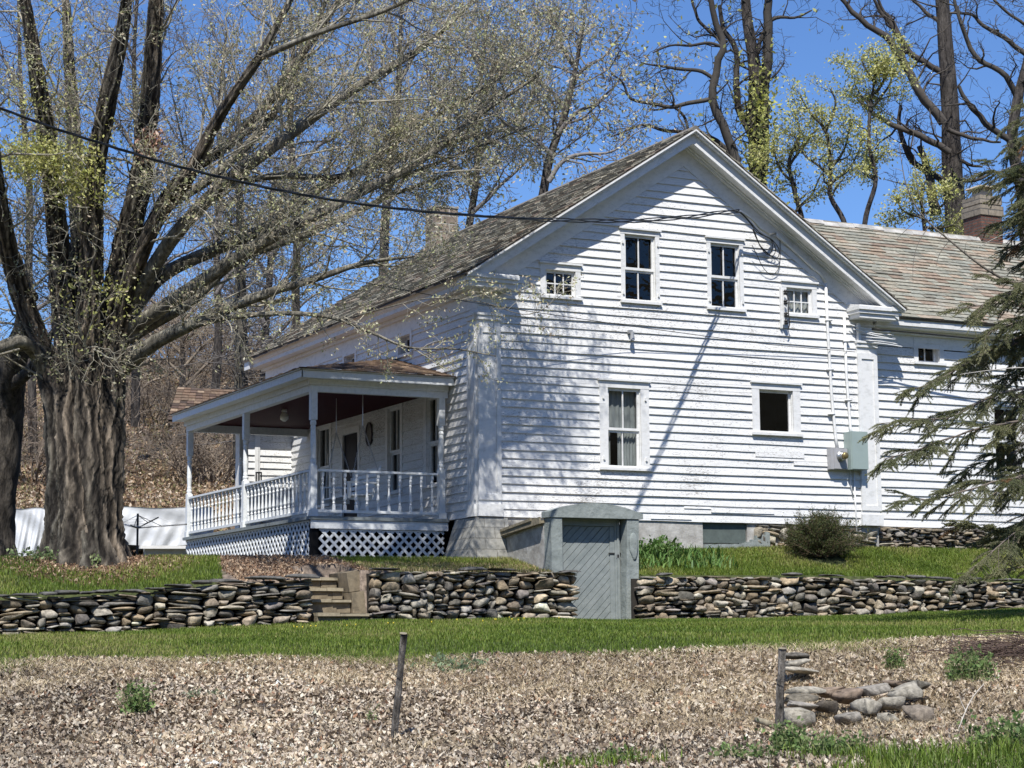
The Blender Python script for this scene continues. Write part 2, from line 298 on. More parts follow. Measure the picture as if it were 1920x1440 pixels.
def window(mp, u0, u1, z0, z1, cas=.11, cols=2, rows=(1, 1), deep=.09, curtain=None, hood=True, label=None, hinges=False, casm=None, cashead=None):
    """u0..z1 is the sash opening"""
    ch = cashead or cas; mb = MB(); q = .036
    ubox(mb, mp, u0-cas, u0, -.04, q, z0, z1); ubox(mb, mp, u1, u1+cas, -.04, q, z0, z1)
    ubox(mb, mp, u0-cas-.004, u1+cas+.004, -.04, q+.004, z1, z1+ch)
    if hood: ubox(mb, mp, u0-cas-.03, u1+cas+.03, -.02, q+.045, z1+ch, z1+ch+.035)
    for a, b, c, d in ((u0-.001, u0+.012, z0, z1), (u1-.012, u1+.001, z0, z1), (u0, u1, z1-.012, z1)): ubox(mb, mp, a, b, -deep-.03, -.005, c, d)
    f = mb.build('window', casm or TRIM, house)
    if label: f['label'] = label
    s = MB(); ubox(s, mp, u0-cas-.02, u1+cas+.02, -.05, q+.05, z0-.05, z0-.001); s.build('sill', casm or TRIM, f)
    s = MB(); n0, n1 = -deep, -deep+.035; a0, a1 = u0+.012, u1-.012; zz = [z0, z0+(z1-z0)*.47, z1-.012] if len(rows) == 2 else [z0, z1-.012]
    for r in range(len(rows)):
        o = .03 if (len(rows) == 2 and r == 1) else 0; b0, b1 = zz[r], zz[r+1]
        ubox(s, mp, a0, a0+.04, n0+o, n1+o, b0, b1); ubox(s, mp, a1-.04, a1, n0+o, n1+o, b0, b1)
        ubox(s, mp, a0+.04, a1-.04, n0+o, n1+o-.001, b0, b0+.05); ubox(s, mp, a0+.04, a1-.04, n0+o, n1+o-.001, b1-.04, b1)
        for c in range(1, cols): uc = a0+.04+(a1-a0-.08)*c/cols; ubox(s, mp, uc-.011, uc+.011, n0+o+.004, n1+o-.004, b0+.05, b1-.04)
        for c in range(1, rows[r]): zc = b0+.05+(b1-b0-.09)*c/rows[r]; ubox(s, mp, a0+.04, a1-.04, n0+o+.006, n1+o-.006, zc-.011, zc+.011)
    s.build('sash', casm or TRIM, f)
    s = MB(); n = n0+.012; s.add([mp(a0+.02, n, z0+.02), mp(a1-.02, n, z0+.02), mp(a1-.02, n, z1-.03), mp(a0+.02, n, z1-.03)], [(0, 1, 2, 3)]); s.build('pane', GLASS, f)
    s = MB(); d0, d1 = -.95, -deep-.04; P = [mp(u0-.25, d1, z0-.2), mp(u1+.25, d1, z0-.2), mp(u1+.25, d0, z0-.2), mp(u0-.25, d0, z0-.2), mp(u0-.25, d1, z1+.2), mp(u1+.25, d1, z1+.2), mp(u1+.25, d0, z1+.2), mp(u0-.25, d0, z1+.2)]
    s.add(P, [(0, 3, 2, 1), (4, 5, 6, 7), (1, 2, 6, 5), (2, 3, 7, 6), (3, 0, 4, 7)]); s.build('dark_room', DARK, f)
    if curtain:
        mat, pieces = curtain; s = MB()
        for (fa, fb, ga, gb) in pieces:
            n = 26; vs = []; wz = (z0+(z1-z0)*ga, z0+(z1-z0)*gb)
            for i in range(n+1):
                u = u0+(u1-u0)*(fa+(fb-fa)*i/n); nn = -deep-.07-.015*math.sin(i*1.5)-.006*math.sin(i*4.1)
                vs += [mp(u, nn, wz[0]), mp(u, nn, wz[1])]
            s.add(vs, [(2*i, 2*i+2, 2*i+3, 2*i+1) for i in range(n)])
        s.build('curtain', mat, f, True)
    if hinges:
        for zc in (z0+.12*(z1-z0), z1-.12*(z1-z0)):
            for uc in (u0-cas*.6, u1+cas*.5): s = MB(); ubox(s, mp, uc-.012, uc+.012, q-.002, q+.03, zc-.04, zc+.02); ubox(s, mp, uc-.005, uc+.03, q-.002, q+.02, zc-.05, zc-.03); s.build('shutter_hinge', TRIM, f)
    return f
FR = frame('F', 0.0); LF = frame('L', 0.0)
def gspan(z):
    if z < 4.3: return (.40, W-.40) if z < 3.7 else (.0, W)
    t = (APX-.1-z)/SL; return (max(0, W/2-t), min(W, W/2+t))
wins = [(3.12, 3.80, 4.20, 5.50), (5.06, 5.73, 4.20, 5.49), (1.40, 2.04, 4.17, 4.67), (6.83, 7.45, 4.19, 4.73), (2.70, 3.42, .98, 2.50), (6.12, 6.92, 1.78, 2.64)]
clap(FR, gspan, .0, 7.35, [(a-.05, b+.05, c-.03, d+.05) for a, b, c, d in wins], patches=[(4.35, 4.95, .245, .285, .034), (6.0, 7.15, 1.3, 1.44, .04), (6.9, 7.7, 1.16, 1.27, .045), (4.95, 6.4, .18, .27, .045), (3.6, 4.5, .03, .1, .045)])
window(FR, *wins[0], cas=.09, label='upper left gable window with dark panes', hinges=1)
window(FR, *wins[1], cas=.09, label='upper right gable window with dark panes', hinges=1)
window(FR, *wins[2], cas=.11, cols=3, rows=(2,), deep=.06, label='small six pane window at the left eave')
window(FR, *wins[3], cas=.11, cols=3, rows=(2,), deep=.06, curtain=(LACE, [(0, 1, 0, .93)]), label='small six pane window with pale lace curtain')
window(FR, *wins[4], cas=.18, cashead=.13, curtain=(CURT, [(0, 1, .5, 1), (.02, .2, 0, .5), (.42, 1, 0, .5)]), label='tall lower window with peeling frame and grey curtain', hinges=1)
window(FR, *wins[5], cas=.17, cols=1, rows=(1,), cashead=.12, label='single pane dark window right of the tall lower window')
# side wall (faces -X), windows and door under the porch
sw = [(1.62, 2.28, .72, 2.42), (3.55, 4.18, .72, 2.42), (7.4, 8.15, .72, 2.42)]; eb = [(3.05, 3.62, 3.42, 3.80), (5.95, 6.55, 3.42, 3.80), (8.85, 9.4, 3.42, 3.80)]; dr = (5.78, 6.62, .06, 2.12)
clap(LF, lambda z: (.30, L-.02), 0, 3.86, [(a-.05, b+.05, c-.03, d+.05) for a, b, c, d in sw+eb+[dr]])
for i, q_ in enumerate(sw): window(LF, *q_, cas=.12, curtain=(CURT, [(0, .3, 0, 1), (.7, 1, 0, 1)]) if i else (CURT, [(0, 1, .1, 1)]), label=['porch window nearest the corner pilaster', 'porch window between pilaster end and oval plaque', 'porch window left of the door'][i])
for q_ in eb: window(LF, *q_, cas=.09, cols=2, rows=(1,), deep=.16, hood=False)
d = MB(); ubox(d, LF, dr[0]-.12, dr[0], -.04, .035, dr[2]-.05, dr[3]); ubox(d, LF, dr[1], dr[1]+.12, -.04, .035, dr[2]-.05, dr[3]); ubox(d, LF, dr[0]-.12, dr[1]+.12, -.04, .04, dr[3], dr[3]+.14)
dd = d.build('door', TRIM, house)
d = MB(); ubox(d, LF, dr[0]+.002, dr[1]-.002, -.06, -.01, dr[2], dr[3]-.002)
for a, b in ((.1, .9), (1.0, 1.95)): ubox(d, LF, dr[0]+.12, dr[1]-.12, -.01, -.002, dr[2]+a, dr[2]+b)
d.build('door_leaf', DOORD, dd)
d = MB(); p = LF(dr[0]+.08, .01, 1.05); d.lathe(0, 0, [(0, .01), (.03, .01), (.04, .028), (.06, .028), (.07, .005)], 10)
kn = d.build('door_knob', BRASS, dd); kn.data.transform(Matrix.Translation(p) @ Matrix.Rotation(-math.pi/2, 4, 'Y'))
# back, right walls and attic closure (plain boards)
m = MB(); m.box(.1, W, L-.1, L, -.05, 4.2); m.prism([(.02, 4.2), (W-.02, 4.2), (W/2, APX-.12)], 1, L-.1, L); m.box(W-.1, W-.001, .05, L-.1, -.05, 4.2)
m.build('rear_wall', WHITE, house)
# corner pilasters
def pilaster(u_of, label):
    m = MB(); x0, x1 = u_of; m.box(x0, x1, -.055, 0, .22, 3.62)
    for a, b in ((x0, x0+.09), (x1-.09, x1)): m.box(a, b, -.078, -.055, .30, 3.5)
    m.box(x0+.09, x1-.09, -.078, -.055, 3.38, 3.5); m.box(x0+.09, x1-.09, -.078, -.055, .30, .40)
    m.box(x0-.02, x1+.02, -.10, 0, .0, .22); m.box(x0-.012, x1+.012, -.09, 0, 3.62, 3.70); m.box(x0-.03, x1+.03, -.115, 0, 3.70, 3.755)
    f = m.build('corner_pilaster', TRIM, house); f['label'] = label; return f
pilaster((-.03, .43), 'left corner pilaster facing the road'); pilaster((W-.45, W+.03), 'right corner pilaster beside the meter box')
m = MB(); m.box(-.055, 0, 0, .33, .22, 3.62); m.box(-.078, -.055, 0, .06, .3, 3.5); m.box(-.078, -.055, .25, .33, .3, 3.5); m.box(-.1, -.032, .0, .35, 0, .22); m.box(-.09, -.032, .0, .345, 3.62, 3.70); m.box(-.115, -.062, .0, .36, 3.70, 3.755)
m.build('corner_pilaster', TRIM, house)['label'] = 'left corner pilaster side facing the porch'
# frieze, cornice, rakes
OV, RO = .42, .45      # eave and rake overhang
m = MB(); m.box(-.035, 0, -.03, L+.03, 3.84, 4.22); m.box(-.12, -.035, -.13, L+.1, 4.12, 4.186); m.box(-.031, .06, -.027, .3, 3.70, 3.838)
m.build('frieze_board', TRIM, house)
m = MB(); zc = 4.42
for sgn, x in ((-1, 0), (1, W)):
    X = lambda a: x+sgn*a
    pr = [(X(-.02), 4.19), (X(.34), 4.19), (X(.34), 4.27), (X(.37), 4.29), (X(.42), 4.385), (X(.42), 4.41), (X(-.02), 4.42)]
    m = MB(); m.prism(pr if sgn > 0 else pr[::-1], 1, -RO+.10, L+.35); m.build('eave_cornice', TRIM, house)
for x0, x1 in ((-.44, .64), (W-.66, W+.44)):
    m = MB(); m.box(x0+.06, x1-.06, -RO+.07, 0, 4.17, 4.26); m.box(x0+.02, x1-.02, -RO+.03, 0, 4.26, 4.33); m.box(x0, x1, -RO-.005, 0, 4.33, 4.40)
    m.hexa([(x0+.02, -RO+.01, 4.40), (x1-.01, -RO+.01, 4.40), (x1-.01, 0, 4.40), (x0+.02, 0, 4.40), (x0+.02, -RO+.02, 4.42), (x1-.01, -RO+.02, 4.42), (x1-.01, 0, 4.50), (x0+.02, 0, 4.50)]); xo = (x0, x0+.3) if x0 < 1 else (x1-.3, x1); m.box(xo[0]+.01, xo[1], -RO-.012, -RO+.2, 4.34, 4.425); m.build('cornice_return', TRIM, house)
m = MB()
def rake(y0, y1, top, bot, xe=OV+.02):      # vertical-cut bands parallel to the roof slope, below roof plane
    for s in (-1, 1):
        xa, xb = W/2, W/2+s*(W/2+xe); za = APX; zb = APX-SL*(W/2+xe)
        m.hexa([(xa, y0, za-bot), (xb, y0, zb-bot), (xb, y1, zb-bot), (xa, y1, za-bot), (xa, y0, za-top), (xb, y0, zb-top), (xb, y1, zb-top), (xa, y1, za-top)])
rake(-RO-.085, -RO+.05, .03, .065); rake(-RO-.045, -RO+.05, .066, .095); rake(-RO+.045, -RO+.085, .096, .29, OV-.06)
rake(-RO+.086, -.0, .22, .245, OV-.08); rake(-.12, -.041, .246, .32, 0); rake(-.16, -.12, .246, .28, 0)
m.build('rake_cornice', TRIM, house)
m = MB(); rake(-.04, 0, .32, .66, -.03); m.build('rake_frieze', TRIM, house)
m = MB(); rake(L+.03, L+.38, .005, .25); m.build('rear_rake', TRIM, house)
# slates
def slates(mb, P, nrow, ncol_w, expo, u0, u1, palette, thick=.012, keep=None, wob=.004):
    """P(u, s, h): u along eave, s metres up slope, h normal height"""
    for r in range(nrow):
        u = u0+(rnd(-.3, 0)*ncol_w); s0 = r*expo
        while u < u1:
            wd = ncol_w*rnd(.7, 1.25); a, b = max(u, u0), min(u+wd-.004, u1); u += wd
            if b-a < .02 or (keep and not keep(.5*(a+b), s0)): continue
            c = random.choice(palette); k = rnd(.86, 1.12); mb.col = tuple(x*k for x in c); h = thick*rnd(.9, 1.7); dd_ = rnd(-.012, .012); hh = rnd(0, wob)
            mb.hexa([P(a, s0+dd_, hh), P(b, s0+dd_, hh), P(b, s0+expo*1.3, -.004), P(a, s0+expo*1.3, -.004), P(a, s0+dd_, h+hh), P(b, s0+dd_, h+hh), P(b, s0+expo*1.3, .003), P(a, s0+expo*1.3, .003)])
th = math.atan(SL); ct, st_ = math.cos(th), math.sin(th); XE = OV+.06
def roof_side(s):
    xe = W/2+s*(W/2+XE); ze = APX-SL*(W/2+XE)
    return lambda u, t, h: (xe-s*t*ct+s*h*st_, u, ze+t*st_+h*ct+.012)
slope = (W/2+XE)/ct; pal = [(.29, .265, .205), (.33, .305, .24), (.24, .22, .18), (.37, .34, .27), (.29, .225, .175), (.31, .3, .245), (.42, .39, .31), (.17, .155, .125)]
rf = MB()
for s in (-1, 1):
    xa, xb = W/2, W/2+s*(W/2+XE); zb = APX-SL*(W/2+XE)
    rf.col = (.12, .1, .08); q_ = [(xb, zb-.03), (xa, APX-.03), (xa, APX+.004), (xb, zb+.004)]; rf.prism(q_ if s < 0 else q_[::-1], 1, -RO-.06, L+.4)
    slates(rf, roof_side(s), int(slope/.19), .27, .19, -RO-.078, L+.42, pal, .02, wob=.016)
rf.col = (.2, .18, .15); rf.prism([(W/2-.14, APX-.06), (W/2, APX+.05), (W/2+.14, APX-.06)], 1, -RO-.08, L+.42)
roof = rf.build('roof', SLATE, house, color=True)
m = MB(); m.box(3.82, 4.42, 10.3, 10.9, 6.9, 8.2); ch = m.build('chimney', BLOCK, roof); ch['label'] = 'tan block chimney at the far ridge end'
m = MB(); m.box(3.80, 4.44, 10.28, 10.92, 8.2, 8.24); m.box(3.9, 4.34, 10.38, 10.82, 8.24, 8.27)
m.build('chimney_cap', CONC, roof)
# right wing
WY = .3; WF = frame('F', WY)
ww = [(10.30, 10.86, 3.46, 3.86), (12.25, 12.95, 1.20, 2.62)]
clap(WF, lambda z: (W+.03, 19), .02, 3.75, [(a-.05, b+.05, c-.03, d+.05) for a, b, c, d in ww], exp=.162)
window(WF, *ww[0], cas=.11, cols=2, rows=(1,), deep=.14, hood=False, label='small dark wing window under the eave')
window(WF, *ww[1], cas=.12, label='tall wing window behind the spruce boughs')
m = MB(); ubox(m, WF, W+.03, 19, 0, .03, 3.75, 4.16); ubox(m, WF, W+.03, 19, .03, .36, 4.10, 4.13); ubox(m, WF, W+.03, 19, .33, .39, 4.131, 4.28); ubox(m, WF, W+.03, 19, .03, .1, 4.0, 4.099)
m.build('wing_cornice', TRIM, house)
m = MB(); m.box(W+.01, 19, WY+.02, WY+.1, -.05, .02); m.box(18.9, 19, WY+.02, 8, -.05, 4.2); m.prism([(WY, 4.1), (8, 4.1), (4.2, 7.1)], 0, 18.88, 18.98); m.box(W, 19, 7.9, 8, -.05, 4.2); m.build('wing_wall', WHITE, house)
wslp = math.atan((7.2-4.28)/(4.15+.14)); wc, ws = math.cos(wslp), math.sin(wslp)
WP = lambda u, t, h: (u, -.14+t*wc-h*ws, 4.29+t*ws+h*wc)
wl = (4.15+.14)/wc; wpal = [(.30, .29, .23), (.34, .325, .26), (.27, .265, .215), (.33, .26, .19), (.28, .215, .16), (.36, .335, .27), (.24, .225, .18), (.29, .29, .24), (.35, .29, .22), (.33, .3, .23)]
m = MB(); m.col = (.1, .09, .08)
keep = lambda u, t: (APX-SL*(u-W/2)) < 4.29+t*ws+.12 or u > W+XE
slates(m, WP, int(wl/.19)+1, .34, .19, 5.2, 19.2, wpal, .02, keep, .01)
m.col = (.12, .1, .08); m.hexa([WP(W+XE+.02, 0, -.04), WP(19.2, 0, -.04), WP(19.2, wl, -.04), WP(W+XE+.02, wl, -.04), WP(W+XE+.02, 0, -.006), WP(19.2, 0, -.006), WP(19.2, wl, -.006), WP(W+XE+.02, wl, -.006)])
m.hexa([(5.2, 4.15, 7.12), (19.2, 4.15, 7.12), (19.2, 8.5, 4.2), (5.2, 8.5, 4.2), (5.2, 4.15, 7.2), (19.2, 4.15, 7.2), (19.2, 8.5, 4.28), (5.2, 8.5, 4.28)])
wr = m.build('wing_roof', SLATE, house, color=True)
m = MB()
for i in range(26):
    a = 8.6+i*.42; k = rnd(-.02, .02); m.hexa([(a, 3.98, 7.13+k), (a+.42, 3.98, 7.13+k), (a+.42, 4.3, 7.13+k), (a, 4.3, 7.13+k), (a, 4.06, 7.235+k), (a+.42, 4.06, 7.235+k), (a+.42, 4.22, 7.235+k), (a, 4.22, 7.235+k)])
m.build('ridge_cap', plain('ridge_tile', (.52, .5, .46), .9, .35, 3), wr)
m = MB(); m.box(15.22, 15.86, 3.95, 4.6, 6.6, 7.78); ch = m.build('chimney', BRICK, wr); ch['label'] = 'brick chimney on the wing with block top'
m = MB(); m.box(15.19, 15.89, 3.92, 4.63, 7.78, 8.02); m.box(15.23, 15.85, 3.96, 4.59, 8.02, 8.06); m.box(15.21, 15.87, 3.94, 4.61, 8.06, 8.26)
m.build('chimney_block_top', brickmat('grey_brown_block', (.30, .255, .195), (.26, .22, .17), (.12, .11, .1), .9, .24), wr)
m = MB(); m.box(15.4, 15.74, 4.12, 4.46, 8.26, 8.5); m.hexa([(15.28, 4.0, 8.49), (15.86, 4.0, 8.49), (15.86, 4.58, 8.49), (15.28, 4.58, 8.49), (15.3, 4.03, 8.53), (15.83, 4.03, 8.53), (15.83, 4.55, 8.53), (15.3, 4.55, 8.53)])
m.build('chimney_flue', plain('flue_tile', (.5, .43, .33), .9, .2), wr)
# foundations
m = MB()
m.hexa([(-.42, -.12, -1.1), (.62, -.16, -1.1), (.62, .6, -1.1), (-.42, .9, -1.1), (-.06, -.07, -.02), (.55, -.07, -.02), (.55, .6, -.02), (-.06, .9, -.02)])
m.build('block_foundation', CBLOCK, house)['label'] = 'flared concrete block foundation under the left corner'
m = MB(); m.box(.55, 4.77, -.0, .2, -1.1, -.006); m.box(4.77, 5.8, .1, .25, -1.1, -.006); m.box(5.8, W, .02, .2, -1.1, -.006)
m.build('foundation', PLASTER, house)
m = MB(); m.box(4.79, 5.78, .05, .099, -.40, -.01); m.build('basement_window', plain('basement_recess_shade', (.10, .125, .115), .8, .2), house)  # flat grey-green fill, the shade of the recess is put into its colour
m = MB(); n = 14
for i in range(n):
    a = 4.77+i*1.5/n; hgt = -.42+.30*max(0, (i-7)/7)**1.2+rnd(-.02, .02); m.box(a, a+1.5/n, -.06+rnd(-.01, .01), .09, -1.1, hgt)
m.build('plaster_apron', GREYC, house)
# generic stones
def ico(sub=2):
    import bmesh
    b = bmesh.new(); bmesh.ops.create_icosphere(b, subdivisions=sub, radius=1); v = np.array([p.co[:] for p in b.verts]); f = np.array([[q.index for q in x.verts] for x in b.faces]); b.free(); return v, f
ICO2 = ico(2); ICO3 = ico(3)
def stone_pts(hx, hy, hz, seed, e=.55, rough=.16, t=ICO3):
    v = t[0]; p = np.sign(v)*np.abs(v)**e; p = p/np.max(np.abs(p), axis=0)*1.02
    r = np.random.default_rng(seed)
    p = p*(1+rough*.5*vnoise(p, 1.3, seed)[:, None])+rough*.2*np.stack([vnoise(p, 2.6, seed+1), vnoise(p, 2.6, seed+2), vnoise(p, 2.6, seed+3)], 1)
    for _ in range(16):          # planar chips
        d_ = r.normal(size=3); d_ /= np.linalg.norm(d_); c = r.uniform(.72, 1.1)*(1 if abs(d_).max() < .9 else 1.1); k = p@d_; over = np.maximum(k-c, 0); p = p-over[:, None]*d_
    p = p+.02*np.stack([vnoise(p, 9, seed+4), vnoise(p, 9, seed+5), vnoise(p, 9, seed+6)], 1)
    return p/np.abs(p).max(0)*np.array([hx, hy, hz])
SPAL = [(.40, .34, .26), (.31, .25, .18), (.48, .45, .38), (.20, .17, .13), (.36, .31, .24), (.30, .28, .25), (.22, .21, .19), (.37, .34, .29), (.18, .175, .16), (.33, .29, .235), (.27, .235, .20), (.42, .40, .36), (.24, .22, .215), (.31, .26, .21), (.30, .29, .28), (.16, .15, .14)]
def drywall(name, xa, xb, zbot, ztop, yface, seed, label, flat=.5, dark=1.0, wmax=.42, hmax=.19, cap=True, depth=.34, mat=STONE, parent=None, back=True, small=1.0):
    r = random.Random(seed); res = .02; n = int((xb-xa)/res); sk = [zbot(xa+i*res)-.06 for i in range(n)]; VV = []; FF = []; CC = []; base = 0; cnt = 0
    def put(x0, x1, z0, z1, cp=False):
        nonlocal base, cnt
        sd = seed*1000+cnt; cnt += 1; hx, hz = (x1-x0)/2, (z1-z0)/2; hy = depth*.5*r.uniform(.85, 1.0)
        p = stone_pts(hx*1.02, hy, hz*1.04, sd, r.uniform(.14, .36), r.uniform(.14, .3), ICO3 if hx*hz > .0015 else ICO2)
        a = r.gauss(0, .07 if not cp else .02); y = yface+depth*.5+r.uniform(-.06, .04)-(0.05 if cp else 0)
        px, pz = p[:, 0]*math.cos(a)-p[:, 2]*math.sin(a), p[:, 0]*math.sin(a)+p[:, 2]*math.cos(a)
        VV.append(np.stack([px+(x0+x1)/2, p[:, 1]+y, pz+(z0+z1)/2], 1)); t = (ICO3 if hx*hz > .0015 else ICO2)[1]; FF.append(t+base); base += len(p)
        c = np.array(r.choice(SPAL))*r.uniform(.6, 1.4)*dark*np.array([1.12, 1.08, .98])
        if cp: c = np.array((.14, .135, .125))*r.uniform(.7, 1.3)
        mott = 1+.25*vnoise(p, 14, sd+9)[:, None]; CC.append(np.clip(c*mott, .02, .7))
    tries = 0
    while tries < 20000:
        tries += 1
        room = [ztop(xa+i*res)-(.06 if cap else 0)-sk[i] for i in range(n)]; cand = [i for i in range(n) if room[i] > .035]
        if not cand: break
        i0 = min(cand, key=lambda i: sk[i]+r.uniform(0, .01)); z = sk[i0]
        a = i0
        while a > 0 and sk[a-1] < z+.025: a -= 1
        b = i0
        while b < n-1 and sk[b+1] < z+.025: b += 1
        wid = (b-a+1)*res
        isflat = r.random() < flat; w_ = r.uniform(.16, wmax*1.25)*small if isflat else r.uniform(.10, wmax*.75)*small
        h = r.uniform(.035, .085) if isflat else min(w_*r.uniform(.5, .95), hmax*r.uniform(.6, 1.1))
        if wid < w_+.08: w_ = wid
        k = max(1, int(round(w_/res))); left = r.random() < .5; s = a if left else b-k+1; s = max(0, s); e = min(n, s+k)
        if wid < .07: h = min(h, wid*1.1, .06)
        hgt = min(h, min(room[s:e])); hgt = max(hgt, .03); z0 = max(sk[s:e])if w_ < .12 else sorted(sk[s:e])[len(sk[s:e])*3//4]
        z0 = max(z0-.008, z-.01); put(xa+s*res, xa+e*res, z0, z0+hgt)
        for i in range(s, e): sk[i] = z0+hgt-.004
    if cap:
        x = xa-.03
        while x < xb:
            w_ = r.uniform(.25, .65); zz = ztop(x+w_/2); h = r.uniform(.04, .075)
            if r.random() < (.85 if seed == 3 else .45): put(x, min(x+w_*1.05, xb+.06), zz-.055, zz-.055+h, True)
            x += w_
    o = npmesh(name, np.concatenate(VV), np.concatenate(FF), mat, parent, np.concatenate(CC))
    return o
zf = lambda tab: (lambda x: float(np.interp(x, [t[0] for t in tab], [t[1] for t in tab])))
foot = lambda x: float(ground_z(np.array([x]), np.array([-2.45]))[0])
tl = zf([(-13, -1.62), (-9, -1.49), (-7, -1.42), (-6.3, -1.33), (-5.9, -1.28), (-4.8, -1.20), (-4.2, -1.17)])
tm = zf([(-3.2, -1.04), (-1, -1.02), (.85, -1.04)]); tr = zf([(2, -1.08), (6, -1.06), (10.7, -1.12), (17, -1.2)])
def backing(xa, xb, top, w0):
    m = MB(); n = max(1, int((xb-xa)/.5))
    for i in range(n):
        a = xa+(xb-xa)*i/n; b = xa+(xb-xa)*(i+1)/n; m.box(a, b, -2.02, -1.97, -2.4, min(top(a), top(b))-.1)
    return m
for args, lab, top in (((-12.6, STEP_X0-.02, foot, tl, -2.33, 3), 'long low dry stone wall left of the steps, of dark flat slabs', tl),
                       ((STEP_X1+.1, .80, foot, tm, -2.33, 5), 'dry stone wall between the block steps and the grey cellar door', tm),
                       ((2.02, 15.5, foot, tr, -2.33, 9), 'dry stone wall of rounded pale stones right of the cellar door', tr)):
    rt = thing('stone_wall', ((args[0]+args[1])/2, -2.1, foot((args[0]+args[1])/2)), lab, 'stone wall', 'dry stone retaining walls')
    fl = {3: .62, 5: .45, 9: .42}[args[5]]
    drywall('stonework', *args, lab, flat=fl, dark={3: .95, 5: 1, 9: 1}[args[5]], wmax=.42, hmax={3: .18, 5: .2, 9: .19}[args[5]], parent=rt, small={3: 1.25, 5: 1.1, 9: 1.05}[args[5]])
    backing(args[0], args[1], top, 0).build('earth_backing', plain('dark_earth', (.035, .03, .024), 1, .3), rt)
m = drywall('rubble_foundation', W+.05, 15.5, lambda x: -.75, lambda x: .0, .1, 21, '', flat=.6, dark=.75, wmax=.3, hmax=.12, cap=False, depth=.25, parent=house)
m['label'] = 'rubble stone foundation under the wing'
drywall('rubble_foundation', 5.95, 7.0, lambda x: -.8, lambda x: -.03, -.08, 23, '', flat=.5, wmax=.5, hmax=.3, cap=False, depth=.2, parent=house, small=1.5)
drywall('rubble_foundation', 7.9, 8.9, lambda x: -.8, lambda x: -.03, -.05, 25, '', flat=.7, wmax=.5, hmax=.2, cap=False, depth=.2, parent=house, small=1.5)
# porch -------------------------------------------------------------
PX, PY0, PY1 = -2.72, 1.3, 8.75
m = MB(); m.box(PX-.1, -.04, PY0-.1, PY1+.12, -.04, .02); m.build('porch_deck', DECKM, house)
m = MB(); m.box(PX-.06, -.05, PY0-.07, PY0-.04, -.20, -.042); m.build('deck_skirt', RAIL, house)
m = MB()    # beam, soffit, cornice: front run (faces -Y) and side run (faces -X)
zb = 2.30
m.box(PX-.07, -.04, PY0-.06, PY0+.06, zb, zb+.22); m.box(PX-.07, PX+.07, PY0+.06, PY1+.06, zb, zb+.22); m.box(PX+.07, -.04, PY1-.06, PY1+.06, zb, zb+.22)
m.box(PX-.33, -.04, PY0-.3, PY0+.06, zb+.221, zb+.245); m.box(PX-.33, PX+.07, PY0+.06, PY1+.1, zb+.221, zb+.245)
m.box(PX-.35, -.04, PY0-.33, PY0-.29, zb+.21, zb+.34); m.box(PX-.37, PX-.33, PY0-.33, PY1+.1, zb+.21, zb+.34); m.box(PX-.39, -.04, PY0-.37, PY0-.331, zb+.345, zb+.385); m.box(PX-.41, PX-.371, PY0-.37, PY1+.1, zb+.345, zb+.385)
m.box(PX-.12, -.04, PY0-.1, PY0-.061, zb+.12, zb+.22); m.box(PX-.12, PX-.071, PY0-.06, PY1+.06, zb+.12, zb+.22)
m.build('porch_beam', RAIL, house)
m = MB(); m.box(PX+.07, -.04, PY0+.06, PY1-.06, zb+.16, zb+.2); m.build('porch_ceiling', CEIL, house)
# porch roof: eave corner, hip
E = (PX-.43, PY0-.4); ez = zb+.36; apY, apz = 3.9, 3.40
def shing(mb, A, B, C, D, rows, cw, pal_):   # A,B eave; D,C top (may coincide)
    A, B, C, D = map(lambda q: np.array(q, float), (A, B, C, D)); N = np.cross(B-A, D-A); N /= np.linalg.norm(N)
    for r in range(rows):
        t0, t1 = r/rows, min(1, (r+1.25)/rows); L0, R0_, L1, R1 = A+(D-A)*t0, B+(C-B)*t0, A+(D-A)*t1, B+(C-B)*t1
        n = max(1, int(np.linalg.norm(R0_-L0)/cw))
        for i in range(n):
            k = rnd(.7, 1.25); mb.col = tuple(x*k for x in random.choice(pal_)); a, b = i/n, (i+.97)/n; h = rnd(.012, .028)
            P0, P1, P2, P3 = L0+(R0_-L0)*a, L0+(R0_-L0)*b, L1+(R1-L1)*b, L1+(R1-L1)*a
            mb.hexa([P0, P1, P2-N*.003, P3-N*.003, P0+N*h, P1+N*h, P2+N*.004, P3+N*.004])
spal = [(.16, .105, .07), (.20, .14, .095), (.12, .08, .06), (.26, .19, .13), (.17, .115, .08), (.09, .065, .05)]
m = MB(); shing(m, (E[0], E[1], ez), (-.0, E[1], ez), (-.03, apY, apz), (-.06, apY, apz), 13, .16, spal)
shing(m, (E[0], PY1+.12, ez), (E[0], E[1], ez), (-.03, apY, apz), (-.03, PY1-2.4, apz), 14, .18, spal)
shing(m, (-.0, PY1+.12, ez), (E[0], PY1+.12, ez), (-.03, PY1-2.4, apz), (-.03, PY1-2.4, apz), 13, .18, spal)
shing(m, (-3.02, 9.45, 2.62), (.0, 9.45, 2.62), (.0, 11.4, 3.62), (-2.2, 11.4, 3.62), 12, .16, spal)
m.hexa([(-3.0, 9.47, 2.56), (0, 9.47, 2.56), (0, 11.4, 3.5), (-2.2, 11.4, 3.5), (-3.0, 9.47, 2.60), (0, 9.47, 2.60), (0, 11.4, 3.6), (-2.2, 11.4, 3.6)])
m.build('porch_roof', SHINGLE, house, color=True)
